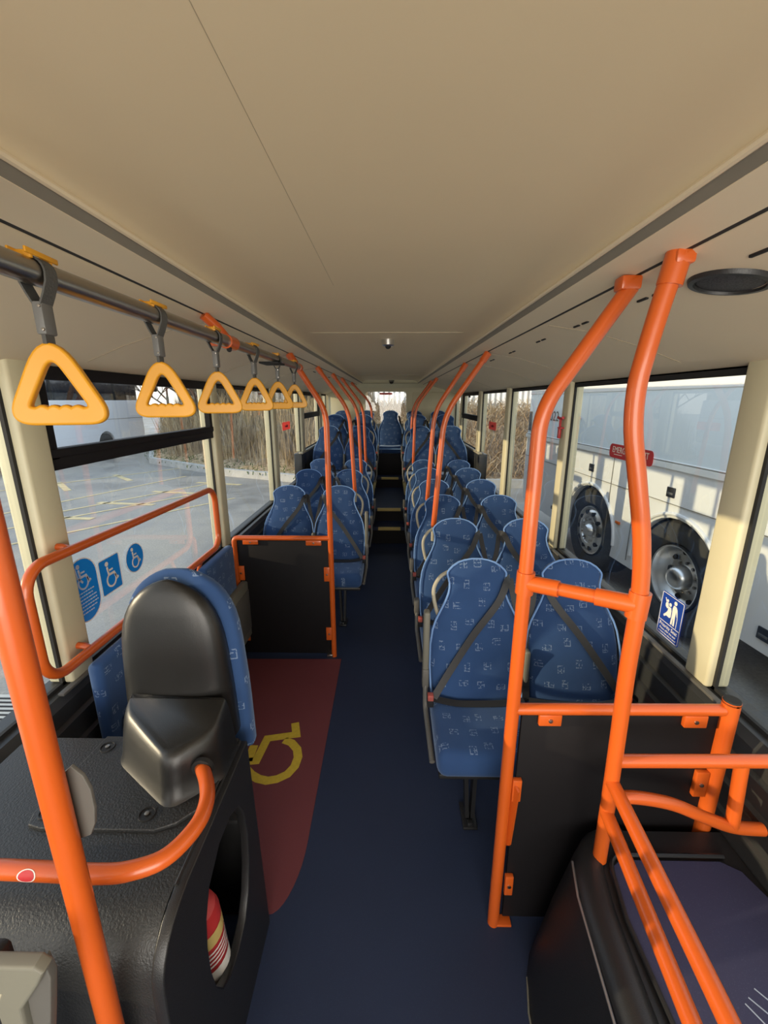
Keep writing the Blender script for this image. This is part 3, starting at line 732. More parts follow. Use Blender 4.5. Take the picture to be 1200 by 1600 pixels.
# ------------------------------------------------------------------ left wheel arch cabinet
def left_box():
    root = thing('wheel_arch_cabinet', 'grained black wheel arch cabinet at lower left holding a fire extinguisher niche', 'cabinet', (-0.78, 0.76, 0))
    pr = [(1.0, 0.0), (1.0, 0.775), (0.995, 0.78), (0.62, 0.78)] + [(0.62 - 0.10 * math.sin(R(a)), 0.68 + 0.10 * math.cos(R(a))) for a in range(10, 91, 10)] + [(0.505, 0.45), (0.50, 0.0)]
    finish('body', extrude_profile(pr, 'X', -1.043, -0.60), 'texblack', root, 30)
    inner = [(1.0, 0.72), (1.0, 0.78), (0.62, 0.78)] + [(0.62 - 0.10 * math.sin(R(a)), 0.68 + 0.10 * math.cos(R(a))) for a in range(10, 91, 10)] + [(0.505, 0.45), (0.50, 0.0), (0.53, 0.0), (0.55, 0.45), (0.58, 0.66), (0.64, 0.72)]
    finish('top_shell', extrude_profile(inner, 'X', -0.60, -0.432), 'texblack', root, 30)
    outer = [(1.03, 0.0), (0.99, 0.775), (0.63, 0.778)] + [(0.62 - 0.105 * math.sin(R(a)), 0.675 + 0.10 * math.cos(R(a))) for a in range(15, 91, 15)] + [(0.51, 0.45), (0.50, 0.0)]
    hole = [(0.70,0.655),(0.672,0.60),(0.660,0.53),(0.660,0.45),(0.672,0.375),(0.70,0.315),(0.745,0.28),(0.80,0.272),(0.86,0.29),(0.90,0.34),(0.925,0.42),(0.935,0.51),(0.925,0.60),(0.895,0.665),(0.84,0.695),(0.77,0.695)]
    side = shape_mesh([outer, hole], 0.016, 0.004)
    placed('side_panel', side, frame((-0.420, 0, 0), (0, 1, 0), (0, 0, 1)), 'black', root, 40)
    rim = tube([(-0.411, y + (y - 0.81) * 0.12, z + (z - 0.41) * 0.10) for y, z in hole], 0.003, 6, True); finish('niche_rim', rim, 'midgrey', root)
    gr = tube([(-0.411, 0.965, 0.73), (-0.411, 0.70, 0.735), (-0.411, 0.60, 0.68), (-0.411, 0.56, 0.55), (-0.411, 0.57, 0.30), (-0.411, 0.60, 0.03)], 0.0025, 6); finish('moulding_line', gr, 'midgrey', root)
    gr = tube([(-0.411, 0.985, 0.15), (-0.411, 0.955, 0.05)], 0.0025, 6); finish('moulding_line', gr, 'midgrey', root)
    finish('top_edge_trim', tube([(-0.428, 0.99, 0.781), (-0.428, 0.62, 0.781)], 0.004, 8), 'black', root)
    # bolted cover plate
    pl = shape_mesh([[(-0.81, 0.992), (-0.83, 0.76), (-0.82, 0.735), (-0.79, 0.728), (-0.53, 0.728), (-0.49, 0.745), (-0.435, 0.80), (-0.435, 0.992)]], 0.006, 0.003)
    p = placed('cover_plate', pl, frame((0, 0, 0.783), (1, 0, 0), (0, 1, 0)), 'texblack', root)
    for x, y in ((-0.785, 0.955), (-0.80, 0.762), (-0.565, 0.762), (-0.445, 0.955)):
        bt = finish('bolt', lathe([(0.0, 0.7925), (0.006, 0.792), (0.007, 0.787), (0.015, 0.786), (0.0165, 0.792), (0.019, 0.792), (0.020, 0.785)], 18, 'Z', (x, y, 0)), 'black', p)
        bt.location = (0, 0, 0)
        bh = finish('bolt_head', lathe([(0.0, 0.794), (0.0055, 0.793), (0.006, 0.787)], 12, 'Z', (x, y, 0)), 'steel', p); bh.location = (0, 0, 0)
    # moulded hump cover
    base = [(-0.735, 0.972), (-0.73, 0.905), (-0.52, 0.765), (-0.424, 0.855), (-0.424, 0.972)]
    top = [(-0.705, 0.97), (-0.70, 0.945), (-0.535, 0.825), (-0.45, 0.893), (-0.45, 0.97)]
    lv = [(0.785, 0.0), (0.792, 0.10), (0.81, 0.22), (0.85, 0.36), (0.885, 0.48), (0.91, 0.60), (0.926, 0.75), (0.934, 0.9), (0.936, 1.0)]
    bm = bmesh.new(); rings = []
    def rounded(poly, r=0.035):
        out = []; n = len(poly)
        for i in range(n):
            a, b, c = Vector(poly[i - 1]), Vector(poly[i]), Vector(poly[(i + 1) % n])
            d1 = (a - b).normalized(); d2 = (c - b).normalized(); rr = r if 0 < i < 4 else 0.004
            if i == 0 or i == 4: rr = 0.004
            for k in range(5):
                t = k / 4; out.append((b + d1 * rr) * (1 - t) ** 2 + b * 2 * t * (1 - t) + (b + d2 * rr) * t * t)
        return out
    for z, t in lv:
        poly = [(b[0] + (q[0] - b[0]) * t, b[1] + (q[1] - b[1]) * t) for b, q in zip(base, top)]
        zz = lambda pt: z + (0.03 * (pt.y - 0.90) if z > 0.9 else 0)
        rings.append([bm.verts.new((q.x, q.y, z + (0.28 * (q.y - 0.95) * t if t > 0.2 else 0))) for q in rounded(poly)])
    n = len(rings[0])
    for a, b in zip(rings, rings[1:]):
        for k in range(n): bm.faces.new((a[k], a[(k + 1) % n], b[(k + 1) % n], b[k]))
    bm.faces.new(rings[-1]); bm.faces.new(rings[0][::-1])
    finish('hump_cover', bm, 'shell', root, 75)
left_box()

def extinguisher():
    root = thing('fire_extinguisher', 'small red fire extinguisher with a cream label inside the black cabinet niche', 'fire extinguisher', (-0.485, 0.785, 0.16))
    ax = Matrix.Translation((-0.478, 0.780, 0.225)) @ Matrix.Rotation(R(6), 4, 'X')
    b = lathe([(0, 0), (0.045, 0.0), (0.052, 0.012), (0.052, 0.26), (0.045, 0.285), (0.025, 0.30), (0.018, 0.31), (0, 0.31)], 28)
    bmesh.ops.transform(b, matrix=ax, verts=b.verts); finish('cylinder', b, 'red', root)
    l = lathe([(0.0528, 0.03), (0.0528, 0.10)], 28); bmesh.ops.transform(l, matrix=ax, verts=l.verts); finish('label_panel', l, 'white', root)
    l = lathe([(0.0528, 0.19), (0.0528, 0.235)], 28); bmesh.ops.transform(l, matrix=ax, verts=l.verts); finish('label_band', l, 'nosing', root)
    for z0 in (0.118, 0.134, 0.150, 0.166):
        l = lathe([(0.0528, z0), (0.0528, z0 + 0.007)], 28); bmesh.ops.transform(l, matrix=ax, verts=l.verts); finish('label_line', l, 'white', root)
    b = lathe([(0, 0.31), (0.014, 0.31), (0.014, 0.335), (0, 0.335)], 16); add_box(b, (-0.010, -0.045, 0.335), (0.010, 0.035, 0.35), 0.004); bmesh.ops.transform(b, matrix=ax, verts=b.verts)
    finish('valve', b, 'black', root)
    finish('bracket', box((-0.598, 0.75, 0.20), (-0.44, 0.83, 0.222), 0.004), 'black', root)
extinguisher()

def rear_facing_seat():
    root = thing('rear_facing_seat', 'single seat facing backwards, its rounded black moulded shell back edged in blue fabric', 'bus seat', (-0.6, 1.06, 0))
    def build(cx0, tabw, y0, t, zs, lean, e=3.0):
        bm = bmesh.new(); rings = []
        for z in zs:
            w = interp(tabw, z); c = cx0 + 0.0 * (z - 0.8)
            rings.append([bm.verts.new((c + x, y0 + y, z - 0.017 if z > 0.9 else z)) for x, y in superell(w, interp(t, z), 28, e)])
        n = 28
        for a, b in zip(rings, rings[1:]):
            for k in range(n): bm.faces.new((a[k], a[(k + 1) % n], b[(k + 1) % n], b[k]))
        bm.faces.new(rings[0][::-1]); bm.faces.new(rings[-1]); return bm
    zs = [0.785, 0.82, 0.86, 0.94, 1.0, 1.06, 1.11, 1.15, 1.18, 1.205, 1.225, 1.242, 1.255, 1.265, 1.272, 1.276]
    wt = [(0.42, 0.155), (0.78, 0.155), (0.94, 0.150), (1.06, 0.143), (1.11, 0.138), (1.15, 0.130), (1.18, 0.120), (1.205, 0.107), (1.225, 0.093), (1.242, 0.076), (1.255, 0.058), (1.265, 0.040), (1.272, 0.022), (1.276, 0.006)]
    tt = [(0.42, 0.045), (0.9, 0.055), (1.1, 0.048), (1.2, 0.035), (1.25, 0.020), (1.276, 0.004)]
    finish('shell_back', build(-0.598, wt, 1.030, tt, [z - 0.017 for z in zs[3:]] if False else zs, 0.0), 'shell', root, 70)
    wf = [(z, w * 1.0 + 0.02) for z, w in wt]; wf[-1] = (1.276, 0.03)
    zf = [z + (0.012 if z > 0.9 else 0) for z in zs]
    wf = [(z + (0.012 if z > 0.9 else 0), w) for z, w in wf]
    zf = [0.705] + [z for z in zf if z > 0.83]
    tf = [(0.42, 0.035), (1.15, 0.032), (1.25, 0.022), (1.288, 0.006)]
    finish('backrest', build(-0.592, wf, 1.078, tf, zf, 0.0, 4.5), 'fab_side', root, 60)
    finish('cushion', box((-0.74, 1.115, 0.42), (-0.50, 1.17, 0.70), 0.03, 4), 'fab_side', root, 50)
    finish('pedestal', box((-0.72, 1.045, 0.0), (-0.48, 1.12, 0.42), 0.02), 'black', root)
rear_facing_seat()

def cabinet_rail():
    root = thing('cabinet_handrail', 'curved orange tube handrail over the black cabinet at lower left, with an oval red sticker', 'handrail', (-0.6, 0.57, 0.86))
    p = smoothpath([(-0.462, 0.835, 0.85), (-0.428, 0.785, 0.858), (-0.404, 0.73, 0.864), (-0.402, 0.672, 0.866), (-0.432, 0.612, 0.867), (-0.488, 0.586, 0.867), (-0.55, 0.580, 0.867), (-0.66, 0.583, 0.867), (-0.80, 0.585, 0.867), (-1.08, 0.585, 0.867)], 6)
    finish('tube', tube(p, 0.0165, 18), 'orange', root)
    finish('end_gland', lathe([(0.017, -0.006), (0.026, -0.006), (0.026, 0.006), (0.017, 0.006)], 20, 'Y', (-0.458, 0.832, 0.852)), 'rubber', root)
    # oval sticker curved on the tube
    bm = bmesh.new(); cen = Vector((-0.668, 0.583, 0.867))
    for sc, rr, nm, mt in ((1.0, 0.0170, 'sticker_border', 'white'), (0.86, 0.0173, 'sticker', 'redsign')):
        bm = bmesh.new(); c0 = None; pts = []
        n = 28
        def P(u, v):
            a = R(205) - v / 0.0165   # faces camera side, up
            return cen + Vector((u, math.cos(a) * rr * 1.0, -math.sin(a) * rr))
        cv = bm.verts.new(P(0, 0)); ring = []; ring2 = []
        for k in range(n):
            a = 2 * PI * k / n
            ring2.append(bm.verts.new(P(0.0175 * sc * math.cos(a) * 0.5, 0.0115 * sc * math.sin(a) * 0.5)))
            ring.append(bm.verts.new(P(0.0175 * sc * math.cos(a), 0.0115 * sc * math.sin(a))))
        for k in range(n):
            bm.faces.new((cv, ring2[k], ring2[(k + 1) % n])); bm.faces.new((ring2[k], ring[k], ring[(k + 1) % n], ring2[(k + 1) % n]))
        finish(nm, bm, mt, root)
cabinet_rail()

def front_pole():
    root = thing('front_grab_pole', 'thick orange vertical pole in the left foreground with a small grey plate', 'handrail', (-0.487, 0.478, 0))
    p = [(-0.487, 0.478, 0.0), (-0.486, 0.478, 1.0), (-0.486, 0.478, 1.995)]
    finish('tube', tube(p, 0.0180, 20), 'orange', root)
    finish('ceiling_socket', tube([(-0.486, 0.478, 1.94), (-0.486, 0.478, 1.998)], 0.0225, 16), 'orange', root)
    sh = shape_mesh([[(0.0, 0.055), (0.012, 0.066), (0.026, 0.05), (0.033, 0.025), (0.033, -0.01), (0.028, -0.04), (0.018, -0.062), (0.0, -0.07)]], 0.004, 0.001)
    placed('bracket_plate', sh, frame((-0.482, 0.50, 1.132), (1, 0, 0), (0, 0, 1)), 'midgrey', root)
front_pole()

def arm_bracket():
    root = thing('grey_bracket', 'pale grey moulded bracket with bolts at the bottom left corner, in front of the cabinet', 'bracket', (-0.53, 0.40, 0.9))
    pts = [(-0.60, 0.966), (-0.478, 0.966), (-0.470, 0.958), (-0.480, 0.938), (-0.515, 0.885), (-0.521, 0.80), (-0.545, 0.80), (-0.545, 0.885), (-0.528, 0.918), (-0.60, 0.918)]
    placed('bracket_body', shape_mesh([pts], 0.012, 0.004), frame((-0.010, 0.40, 0), (1, 0, 0), (0, 0, 1)), 'greyplastic', root)
    web = shape_mesh([[(-0.476, 0.955), (-0.482, 0.935), (-0.515, 0.885), (-0.522, 0.80), (-0.50, 0.80), (-0.487, 0.86), (-0.473, 0.93)]], 0.01, 0.002)
    placed('bracket_web', web, frame((-0.008, 0.408, 0), (1, 0, 0), (0, 0, 1)), 'midgrey', root)
    for z in (0.905, 0.865, 0.835):
        finish('bolt', lathe([(0, -0.008), (0.008, -0.007), (0.009, 0.0), (0.009, 0.006)], 14, 'Y', (-0.553, 0.40, z)), 'beige', root)
    finish('mount_post', box((-0.62, 0.41, 0.0), (-0.575, 0.45, 0.93), 0.01), 'black', root)
arm_bracket()

# ------------------------------------------------------------------ tip-up seats in the wheelchair bay
def tip_seat(ya, yb, lab, grey):
    root = thing('tip_up_seat', lab, 'folding seat', (-1.0, (ya + yb) / 2, 0.0), 'folding seats on the left wall')
    finish('backrest', box((-1.045, ya, 0.50), (-0.99, yb, 0.845), 0.022, 3), 'fab_side', root, 50)
    if grey:
        finish('folded_seat', box((-1.0, ya + 0.16, 0.16), (-0.955, yb + 0.14, 0.56), 0.012, 2), 'greyplastic', root)
        b = bmesh.new()
        add_box(b, (-0.957, ya + 0.21, 0.22), (-0.951, yb + 0.09, 0.50), 0.003); finish('seat_underside', b, 'midgrey', root)
    else:
        finish('folded_seat', box((-1.0, ya + 0.05, 0.14), (-0.945, yb + 0.02, 0.60), 0.03, 3), 'fab_side', root, 50)
    finish('wall_bracket', box((-1.045, ya + 0.05, 0.0), (-1.0, yb - 0.02, 0.50), 0.008), 'black', root)
tip_seat(1.24, 1.66, 'blue fabric folding seat on the left wall behind the black moulded seat back', False)
tip_seat(2.09, 2.50, 'blue folding seat with a grey underside tipped up against the wall by the left partition', True)

def bay_loop():
    x = -1.062
    root = thing('wall_handrail', 'orange rounded rectangular tube handrail along the left window above the wheelchair bay', 'handrail', (x, 1.78, 0.84))
    c = rrect(1.35, 0.36, 0.085, 8, 1.785, 1.035)
    pts = []
    for y, z in c:
        k = (y - 1.11) / 1.35
        pts.append((x, y, z + 0.03 * (1 - k) * (1 if z > 1.03 else 0.4)))
    finish('loop', tube(pts, 0.0165, 14, True), 'orange', root)
    for y, z in ((1.31, 1.238), (1.31, 0.868)):
        b = tube([(x, y, z), (x - 0.025, y, z + 0.01), (PL, y, z + 0.012)], 0.012, 10); finish('standoff', b, 'orange', root)
    finish('standoff', tube([(x, 2.2, 0.858), (x - 0.02, 2.2, 0.80), (x - 0.03, 2.2, 0.757)], 0.011, 10), 'orange', root)
bay_loop()

# ------------------------------------------------------------------ overhead rail and hand straps
def overhead():
    x, z = -0.535, 1.905
    root = thing('overhead_rail', 'long dark steel overhead tube along the left ceiling carrying the yellow straps', 'handrail', (x, 1.0, z))
    finish('tube', tube([(x, -0.6, z), (x, 2.57, z)], 0.0185, 20), 'steel', root)
    for y in (1.478,):
        b = tube([(x, y - 0.035, z), (x, y + 0.035, z)], 0.0225, 16)
        add_box(b, (-0.6, y - 0.012, z - 0.012), (-0.53, y + 0.012, z + 0.012), 0.004, 2, Matrix.Translation((0, 0, 0)))
        tube([(x, y, z), (x - 0.03, y - 0.02, z + 0.045), (-0.592, y - 0.05, 1.98)], 0.016, 12, False, b)
        finish('ceiling_bracket', b, 'orange', root)
        finish('bracket_cap', tube([(x + 0.005, y - 0.018, z - 0.018), (x + 0.008, y - 0.03, z - 0.026)], 0.008, 10), 'rubber', root)
    finish('end_collar', tube([(x, 2.53, z), (x, 2.575, z)], 0.0215, 16), 'orange', root)
    finish('black_clip', box((x - 0.06, 1.98, z - 0.025), (x + 0.03, 2.10, z - 0.016), 0.004), 'rubber', root)
overhead()
def tri_loops():
    def tri(pts, rad, n=10):
        out = []; m = len(pts)
        for i in range(m):
            a, b, c = Vector(pts[i - 1]), Vector(pts[i]), Vector(pts[(i + 1) % m]); d1 = (a - b).normalized(); d2 = (c - b).normalized()
            ang = d1.angle(d2); d = rad[i] / math.tan(ang / 2)
            for k in range(n + 1):
                t = k / n; p0 = b + d1 * d; p1 = b + d2 * d
                out.append(tuple(p0 * (1 - t) ** 2 + b * 2 * t * (1 - t) + p1 * t * t))
        return out
    outer = tri([(0, 0.041), (-0.083, -0.122), (0.083, -0.122)], [0.042, 0.026, 0.026])
    inner = tri([(0, -0.002), (-0.0535, -0.100), (0.0535, -0.100)], [0.020, 0.010, 0.010])
    # scalloped grip along the bottom of the hole
    base = [p for p in inner]
    out = []
    for i in range(len(base)):
        out.append(base[i]); a = base[i]; b = base[(i + 1) % len(base)]
        if a[1] < -0.098 and b[1] < -0.098 and abs(a[0] - b[0]) > 0.05:
            for k in range(1, 24):
                t = k / 24; out.append((a[0] + (b[0] - a[0]) * t, a[1] + (b[1] - a[1]) * t + 0.0048 * abs(math.sin(PI * 4 * t)) - 0.001))
    return [outer, out]
def make_strap():
    root = thing('hand_strap', '', 'hand strap', (0, 0, 0), 'yellow hand straps on the overhead rail', False)
    loop = [(0.004, 0, -0.046), (0.012, 0, -0.030), (0.0195, 0, -0.012)] + [(0.0205 * math.cos(R(a)), 0, 0.0205 * math.sin(R(a))) for a in range(0, 181, 15)] + [(-0.0195, 0, -0.012), (-0.012, 0, -0.030), (-0.004, 0, -0.046)]
    bm = bmesh.new(); pts = [Vector(p) for p in loop]
    for i in range(len(pts) - 1):
        pass
    sweep(bm, pts, [(-0.0014, -0.013), (0.0014, -0.013), (0.0014, 0.013), (-0.0014, 0.013)], False, (0, 1, 0))
    tb = bmesh.new()
    sweep(tb, [Vector((0, 0, -0.085)), Vector((0, 0, -0.100))], [(-0.003, -0.010), (0.003, -0.010), (0.003, 0.010), (-0.003, 0.010)], False, (0, 1, 0))
    finish('strap_loop', bm, 'strap', root); finish('strap_tail', tb, 'strap', root)
    b = box((-0.0075, -0.0135, -0.087), (0.0075, 0.0135, -0.040), 0.003); finish('strap_buckle', b, 'buckle', root)
    for z in (-0.047, -0.080):
        finish('rivet', lathe([(0, -0.0155), (0.002, -0.0152), (0.0025, -0.0135)], 10, 'Y', (0.004, 0, z)), 'steel', root)
    h = shape_mesh(tri_loops(), 0.010, 0.0045); h.transform(Matrix.Diagonal((0.88, 0.93, 1, 1))); h.transform(frame((0, 0, -0.106), (1, 0, 0), (0, 0, 1)))
    ho = link('grip_handle', h, 'yellow', root, 40); ho.rotation_euler = (0, 0, R(14))
    c = bmesh.new(); 
    for yy in (-0.020, 0.020):
        add_box(c, (-0.012, yy - 0.003, 0.015), (0.012, yy + 0.003, 0.026), 0.002)
    add_box(c, (-0.014, -0.034, 0.0195), (-0.010, 0.034, 0.0275), 0.0015); add_box(c, (0.010, -0.034, 0.0195), (0.014, 0.034, 0.0275), 0.0015)
    finish('rail_clip', c, 'yellow', root)
    return root
st = make_strap()
labs = ['yellow triangular hand strap nearest the camera, leftmost and largest on the overhead rail', 'second yellow triangular hand strap from the left, in front of the opening window', 'third yellow hand strap, hanging just before the orange ceiling bracket', 'fourth yellow hand strap, hanging just past the orange ceiling bracket', 'fifth yellow hand strap from the left, overlapping the last one', 'last and smallest yellow hand strap, beside the orange partition pole']
for i, y in enumerate((0.696, 1.025, 1.353, 1.719, 2.066, 2.413)):
    o = st if i == 0 else copy_tree(st)
    o.location = (-0.535, y, 1.905); o['label'] = labs[i]; o.rotation_euler = (0, 0, R([4, 0, 6, -6, 8, -3][i]))

# ------------------------------------------------------------------ ceiling fittings
def fittings():
    r = thing('ceiling_speaker', 'round black loudspeaker grille set in the cream coving at upper right', 'speaker', (0.69, 0.966, 1.957))
    nrm = Vector((-0.16, 0, -1)).normalized()
    m = frame((0.690, 0.966, 1.957), (1, 0, -0.157), (0, -1, 0))
    b = lathe([(0, 0.006), (0.055, 0.006), (0.062, 0.002), (0.062, -0.004)], 40); bmesh.ops.transform(b, matrix=m, verts=b.verts); finish('grille', b, 'grille', r)
    b = lathe([(0.060, 0.0), (0.062, 0.010), (0.072, 0.009), (0.075, 0.002), (0.075, -0.004)], 40); bmesh.ops.transform(b, matrix=m, verts=b.verts); finish('rim', b, 'black', r)
    r = thing('ceiling_camera', 'small silver cylindrical camera housing hanging from the middle of the ceiling', 'camera', (-0.022, 2.55, 2.055))
    finish('housing', lathe([(0, 2.02), (0.028, 2.02), (0.036, 2.026), (0.036, 2.056), (0, 2.056)], 28, 'Z', (-0.022, 2.57, 0)), 'chrome', r)
    finish('lens_dome', lathe([(0, 2.004), (0.010, 2.007), (0.016, 2.014), (0.017, 2.022)], 20, 'Z', (-0.022, 2.57, 0)), 'rubber', r)
    r = thing('rear_dome_camera', 'small dark dome camera on the bulkhead above the rear window', 'camera', (-0.02, 7.43, 2.02))
    finish('dome', lathe([(0, 1.99), (0.02, 1.995), (0.032, 2.01), (0.036, 2.03), (0, 2.03)], 20, 'Z', (-0.005, 7.415, 0)), 'rubber', r)
    finish('mount', lathe([(0.036, 2.028), (0.045, 2.03), (0.045, 2.05), (0, 2.05)], 20, 'Z', (-0.005, 7.415, 0)), 'greyplastic', r)
    r = thing('emergency_hammer', 'red emergency window hammer clipped to the second cream pillar on the right', 'hammer', (1.07, 2.74, 1.55))
    finish('handle', box((1.058, 2.735, 1.487), (1.076, 2.757, 1.555), 0.004), 'red', r)
    finish('shaft', tube([(1.067, 2.746, 1.55), (1.067, 2.746, 1.61)], 0.008, 10), 'red', r)
    finish('head', tube([(1.067, 2.708, 1.617), (1.067, 2.725, 1.612), (1.067, 2.767, 1.612), (1.067, 2.784, 1.617)], 0.009, 10), 'red', r)
    finish('clip', box((1.06, 2.722, 1.548), (1.09, 2.772, 1.558), 0.003), 'redsign', r)
fittings()

# ------------------------------------------------------------------ stickers
def person_wheelchair(s, variant=0):
    """list of 2D loops, unit ~1"""
    L = [ell(0.085 * s, 0.085 * s, 18, -0.14 * s, 0.43 * s)]
    w = 0.085 * s
    L.append(stroke([(-0.14 * s, 0.32 * s), (-0.10 * s, 0.02 * s), (0.18 * s, 0.02 * s), (0.30 * s, -0.24 * s), (0.38 * s, -0.20 * s)], w))
    L.append(stroke([(-0.11 * s, 0.17 * s), (0.14 * s, 0.17 * s)], w * 0.75))
    L.append(stroke(arcpts(0.0, -0.20 * s, 0.235 * s, 125, 395, 26), w * 0.8))
    if variant == 1: L.append(stroke([(-0.30 * s, 0.42 * s), (-0.24 * s, 0.05 * s), (-0.02 * s, -0.20 * s)], w * 0.9))
    return L
def sign(name, lab, cat, outer, mat, mtx, border=None, items=()):
    th = 0.0012
    o = placed(name, shape_mesh([outer], th), mtx, mat, None, 0); tag(o, lab, cat)
    if border:
        placed('border', shape_mesh(border, 0.0008), mtx @ Matrix.Translation((0, 0, 0.0012)), 'white', o, 0)
    for nm, loops, mt in items:
        bm = bmesh.new()
        for l in loops:
            m = shape_mesh([l], 0.0008); bm.from_mesh(m); bpy.data.meshes.remove(m)
        me = bpy.data.meshes.new(nm); bm.to_mesh(me); bm.free()
        placed(nm, me, mtx @ Matrix.Translation((0, 0, 0.0014)), mt, o, 0)
    return o
def lettering(o, s, size, mtx, x, y, mat='white', nm='lettering', align='CENTER', xs=1.0):
    me = text_mesh(s, size, align); me.transform(Matrix.Scale(xs, 4, (1, 0, 0)))
    placed(nm, me, mtx @ Matrix.Translation((x, y, 0.0018)), mat, o, 0)
def stickers():
    xg = XL + 0.006
    FL = lambda y, z: frame((xg, y, z), (0, 1, 0), (0, 0, 1))
    m = FL(1.432, 1.035)
    a = rrect(0.155, 0.25, 0.077, 8); bo = [a, rrect(0.147, 0.242, 0.073, 8)]
    lines = []
    for k in range(7):
        w = [0.095, 0.085, 0.12, 0.11, 0.12, 0.11, 0.06][k]; y = -0.006 - k * 0.0135
        x = -w / 2
        while x < w / 2 - 0.004:
            l = random.uniform(0.006, 0.016); l = min(l, w / 2 - x); lines.append(rrect(l, 0.0050, 0.001, 1, x + l / 2, y)); x += l + 0.003
    sign('wheelchair_user_sign', 'tall blue pill shaped window sticker with a wheelchair symbol and seven lines of print', 'sign', a, 'teal', m, bo,
         [('wheelchair_symbol', [[(x, y + 0.052) for x, y in l] for l in person_wheelchair(0.105, 1)], 'printwhite'), ('small_print', lines, 'printwhite')])
    m = FL(1.583, 1.035)
    a = rrect(0.128, 0.150, 0.010, 4); bo = [a, rrect(0.121, 0.143, 0.007, 4)]
    sign('wheelchair_sign', 'square blue window sticker with a white wheelchair symbol, middle of the three', 'sign', a, 'teal', m, bo, [('wheelchair_symbol', person_wheelchair(0.115), 'white')])
    m = FL(1.752, 1.042)
    a = ell(0.066, 0.066, 40); bo = [a, ell(0.0625, 0.0625, 40)]
    sign('wheelchair_sign', 'round blue window sticker with a thin white wheelchair symbol, rightmost of the three', 'sign', a, 'teal', m, bo, [('wheelchair_symbol', person_wheelchair(0.098), 'white')])
    # right side
    xr = XR - 0.006
    FRm = lambda y, z: frame((xr, y, z), (0, -1, 0), (0, 0, 1))
    m = FRm(2.0, 1.478)
    a = rrect(0.37, 0.068, 0.022, 6)
    o = sign('emergency_exit_sign', 'red rounded EMERGENCY EXIT sticker on the right window behind the orange pole', 'sign', a, 'redsign', m, None, [('underline', [rrect(0.075, 0.003, 0.001, 1, -0.10, -0.016), rrect(0.10, 0.003, 0.001, 1, 0.09, -0.016)], 'white')])
    lettering(o, 'EMERGENCY EXIT', 0.042, m, 0, 0.006, xs=0.92)
    m = FRm(1.54, 0.882)
    a = rrect(0.135, 0.185, 0.008, 4); bo = [rrect(0.129, 0.179, 0.006, 4), rrect(0.124, 0.174, 0.004, 4)]
    elder = [ell(0.0085, 0.0085, 16, 0.018, 0.071), [(0.010, 0.060), (0.024, 0.060), (0.033, 0.050), (0.040, 0.022), (0.035, 0.021), (0.028, 0.040), (0.027, 0.018), (0.029, -0.022), (0.020, -0.022), (0.0185, 0.008), (0.017, 0.008), (0.0155, -0.022), (0.006, -0.022), (0.008, 0.020), (0.006, 0.045)],
             stroke([(0.0385, 0.022), (0.040, 0.012), (0.040, -0.026)], 0.0025)]
    mother = [ell(0.0075, 0.0075, 16, -0.010, 0.052), [(-0.018, 0.042), (-0.003, 0.042), (0.002, 0.030), (0.003, 0.004), (-0.004, -0.002), (-0.022, 0.000), (-0.036, -0.010), (-0.040, -0.003), (-0.026, 0.012), (-0.020, 0.022)],
              ell(0.006, 0.006, 14, -0.028, 0.062), [(-0.034, 0.055), (-0.022, 0.055), (-0.018, 0.034), (-0.024, 0.030), (-0.036, 0.036), (-0.038, 0.044)], stroke([(-0.034, 0.056), (-0.042, 0.070)], 0.004)]
    o = sign('priority_seat_sign', 'blue Priority Seat sticker with white figures low on the right window', 'sign', a, 'royal', m, bo, [('figures', elder + mother, 'white'), ('divider', [rrect(0.124, 0.0025, 0.001, 1, 0, -0.030)], 'white')])
    lettering(o, 'Priority Seat', 0.0215, m, 0, -0.045)
    lettering(o, 'Please offer this seat', 0.0118, m, 0, -0.063, nm='small_print'); lettering(o, 'to those less able to stand', 0.0100, m, 0, -0.0765, nm='small_print')
    # rear red stickers
    for nm, lab, mm in (('red_window_sticker', 'pinkish red square sticker on the fourth left window', frame((xg, 4.66, 1.455), (0, 1, 0), (0, 0, 1))), ('red_window_sticker', 'red square sticker on the fourth right window seen past the seats', frame((xr, 4.78, 1.45), (0, -1, 0), (0, 0, 1)))):
        sign(nm, lab, 'sign', rrect(0.34, 0.085, 0.01, 3), 'pinkred', mm, None, [('dark_mark', [rrect(0.13, 0.02, 0.008, 3, 0.0, -0.004), rrect(0.05, 0.03, 0.01, 3, 0.03, 0.0)], 'redsign')])
    o = sign('rear_window_light', 'red strip light across the top of the rear window', 'light', rrect(0.22, 0.035, 0.012, 4), 'pinkred', frame((-0.10, 7.55, 1.835), (1, 0, 0), (0, 0, 1)), None, [('lens', [rrect(0.11, 0.022, 0.006, 3)], 'redsign')])
stickers()

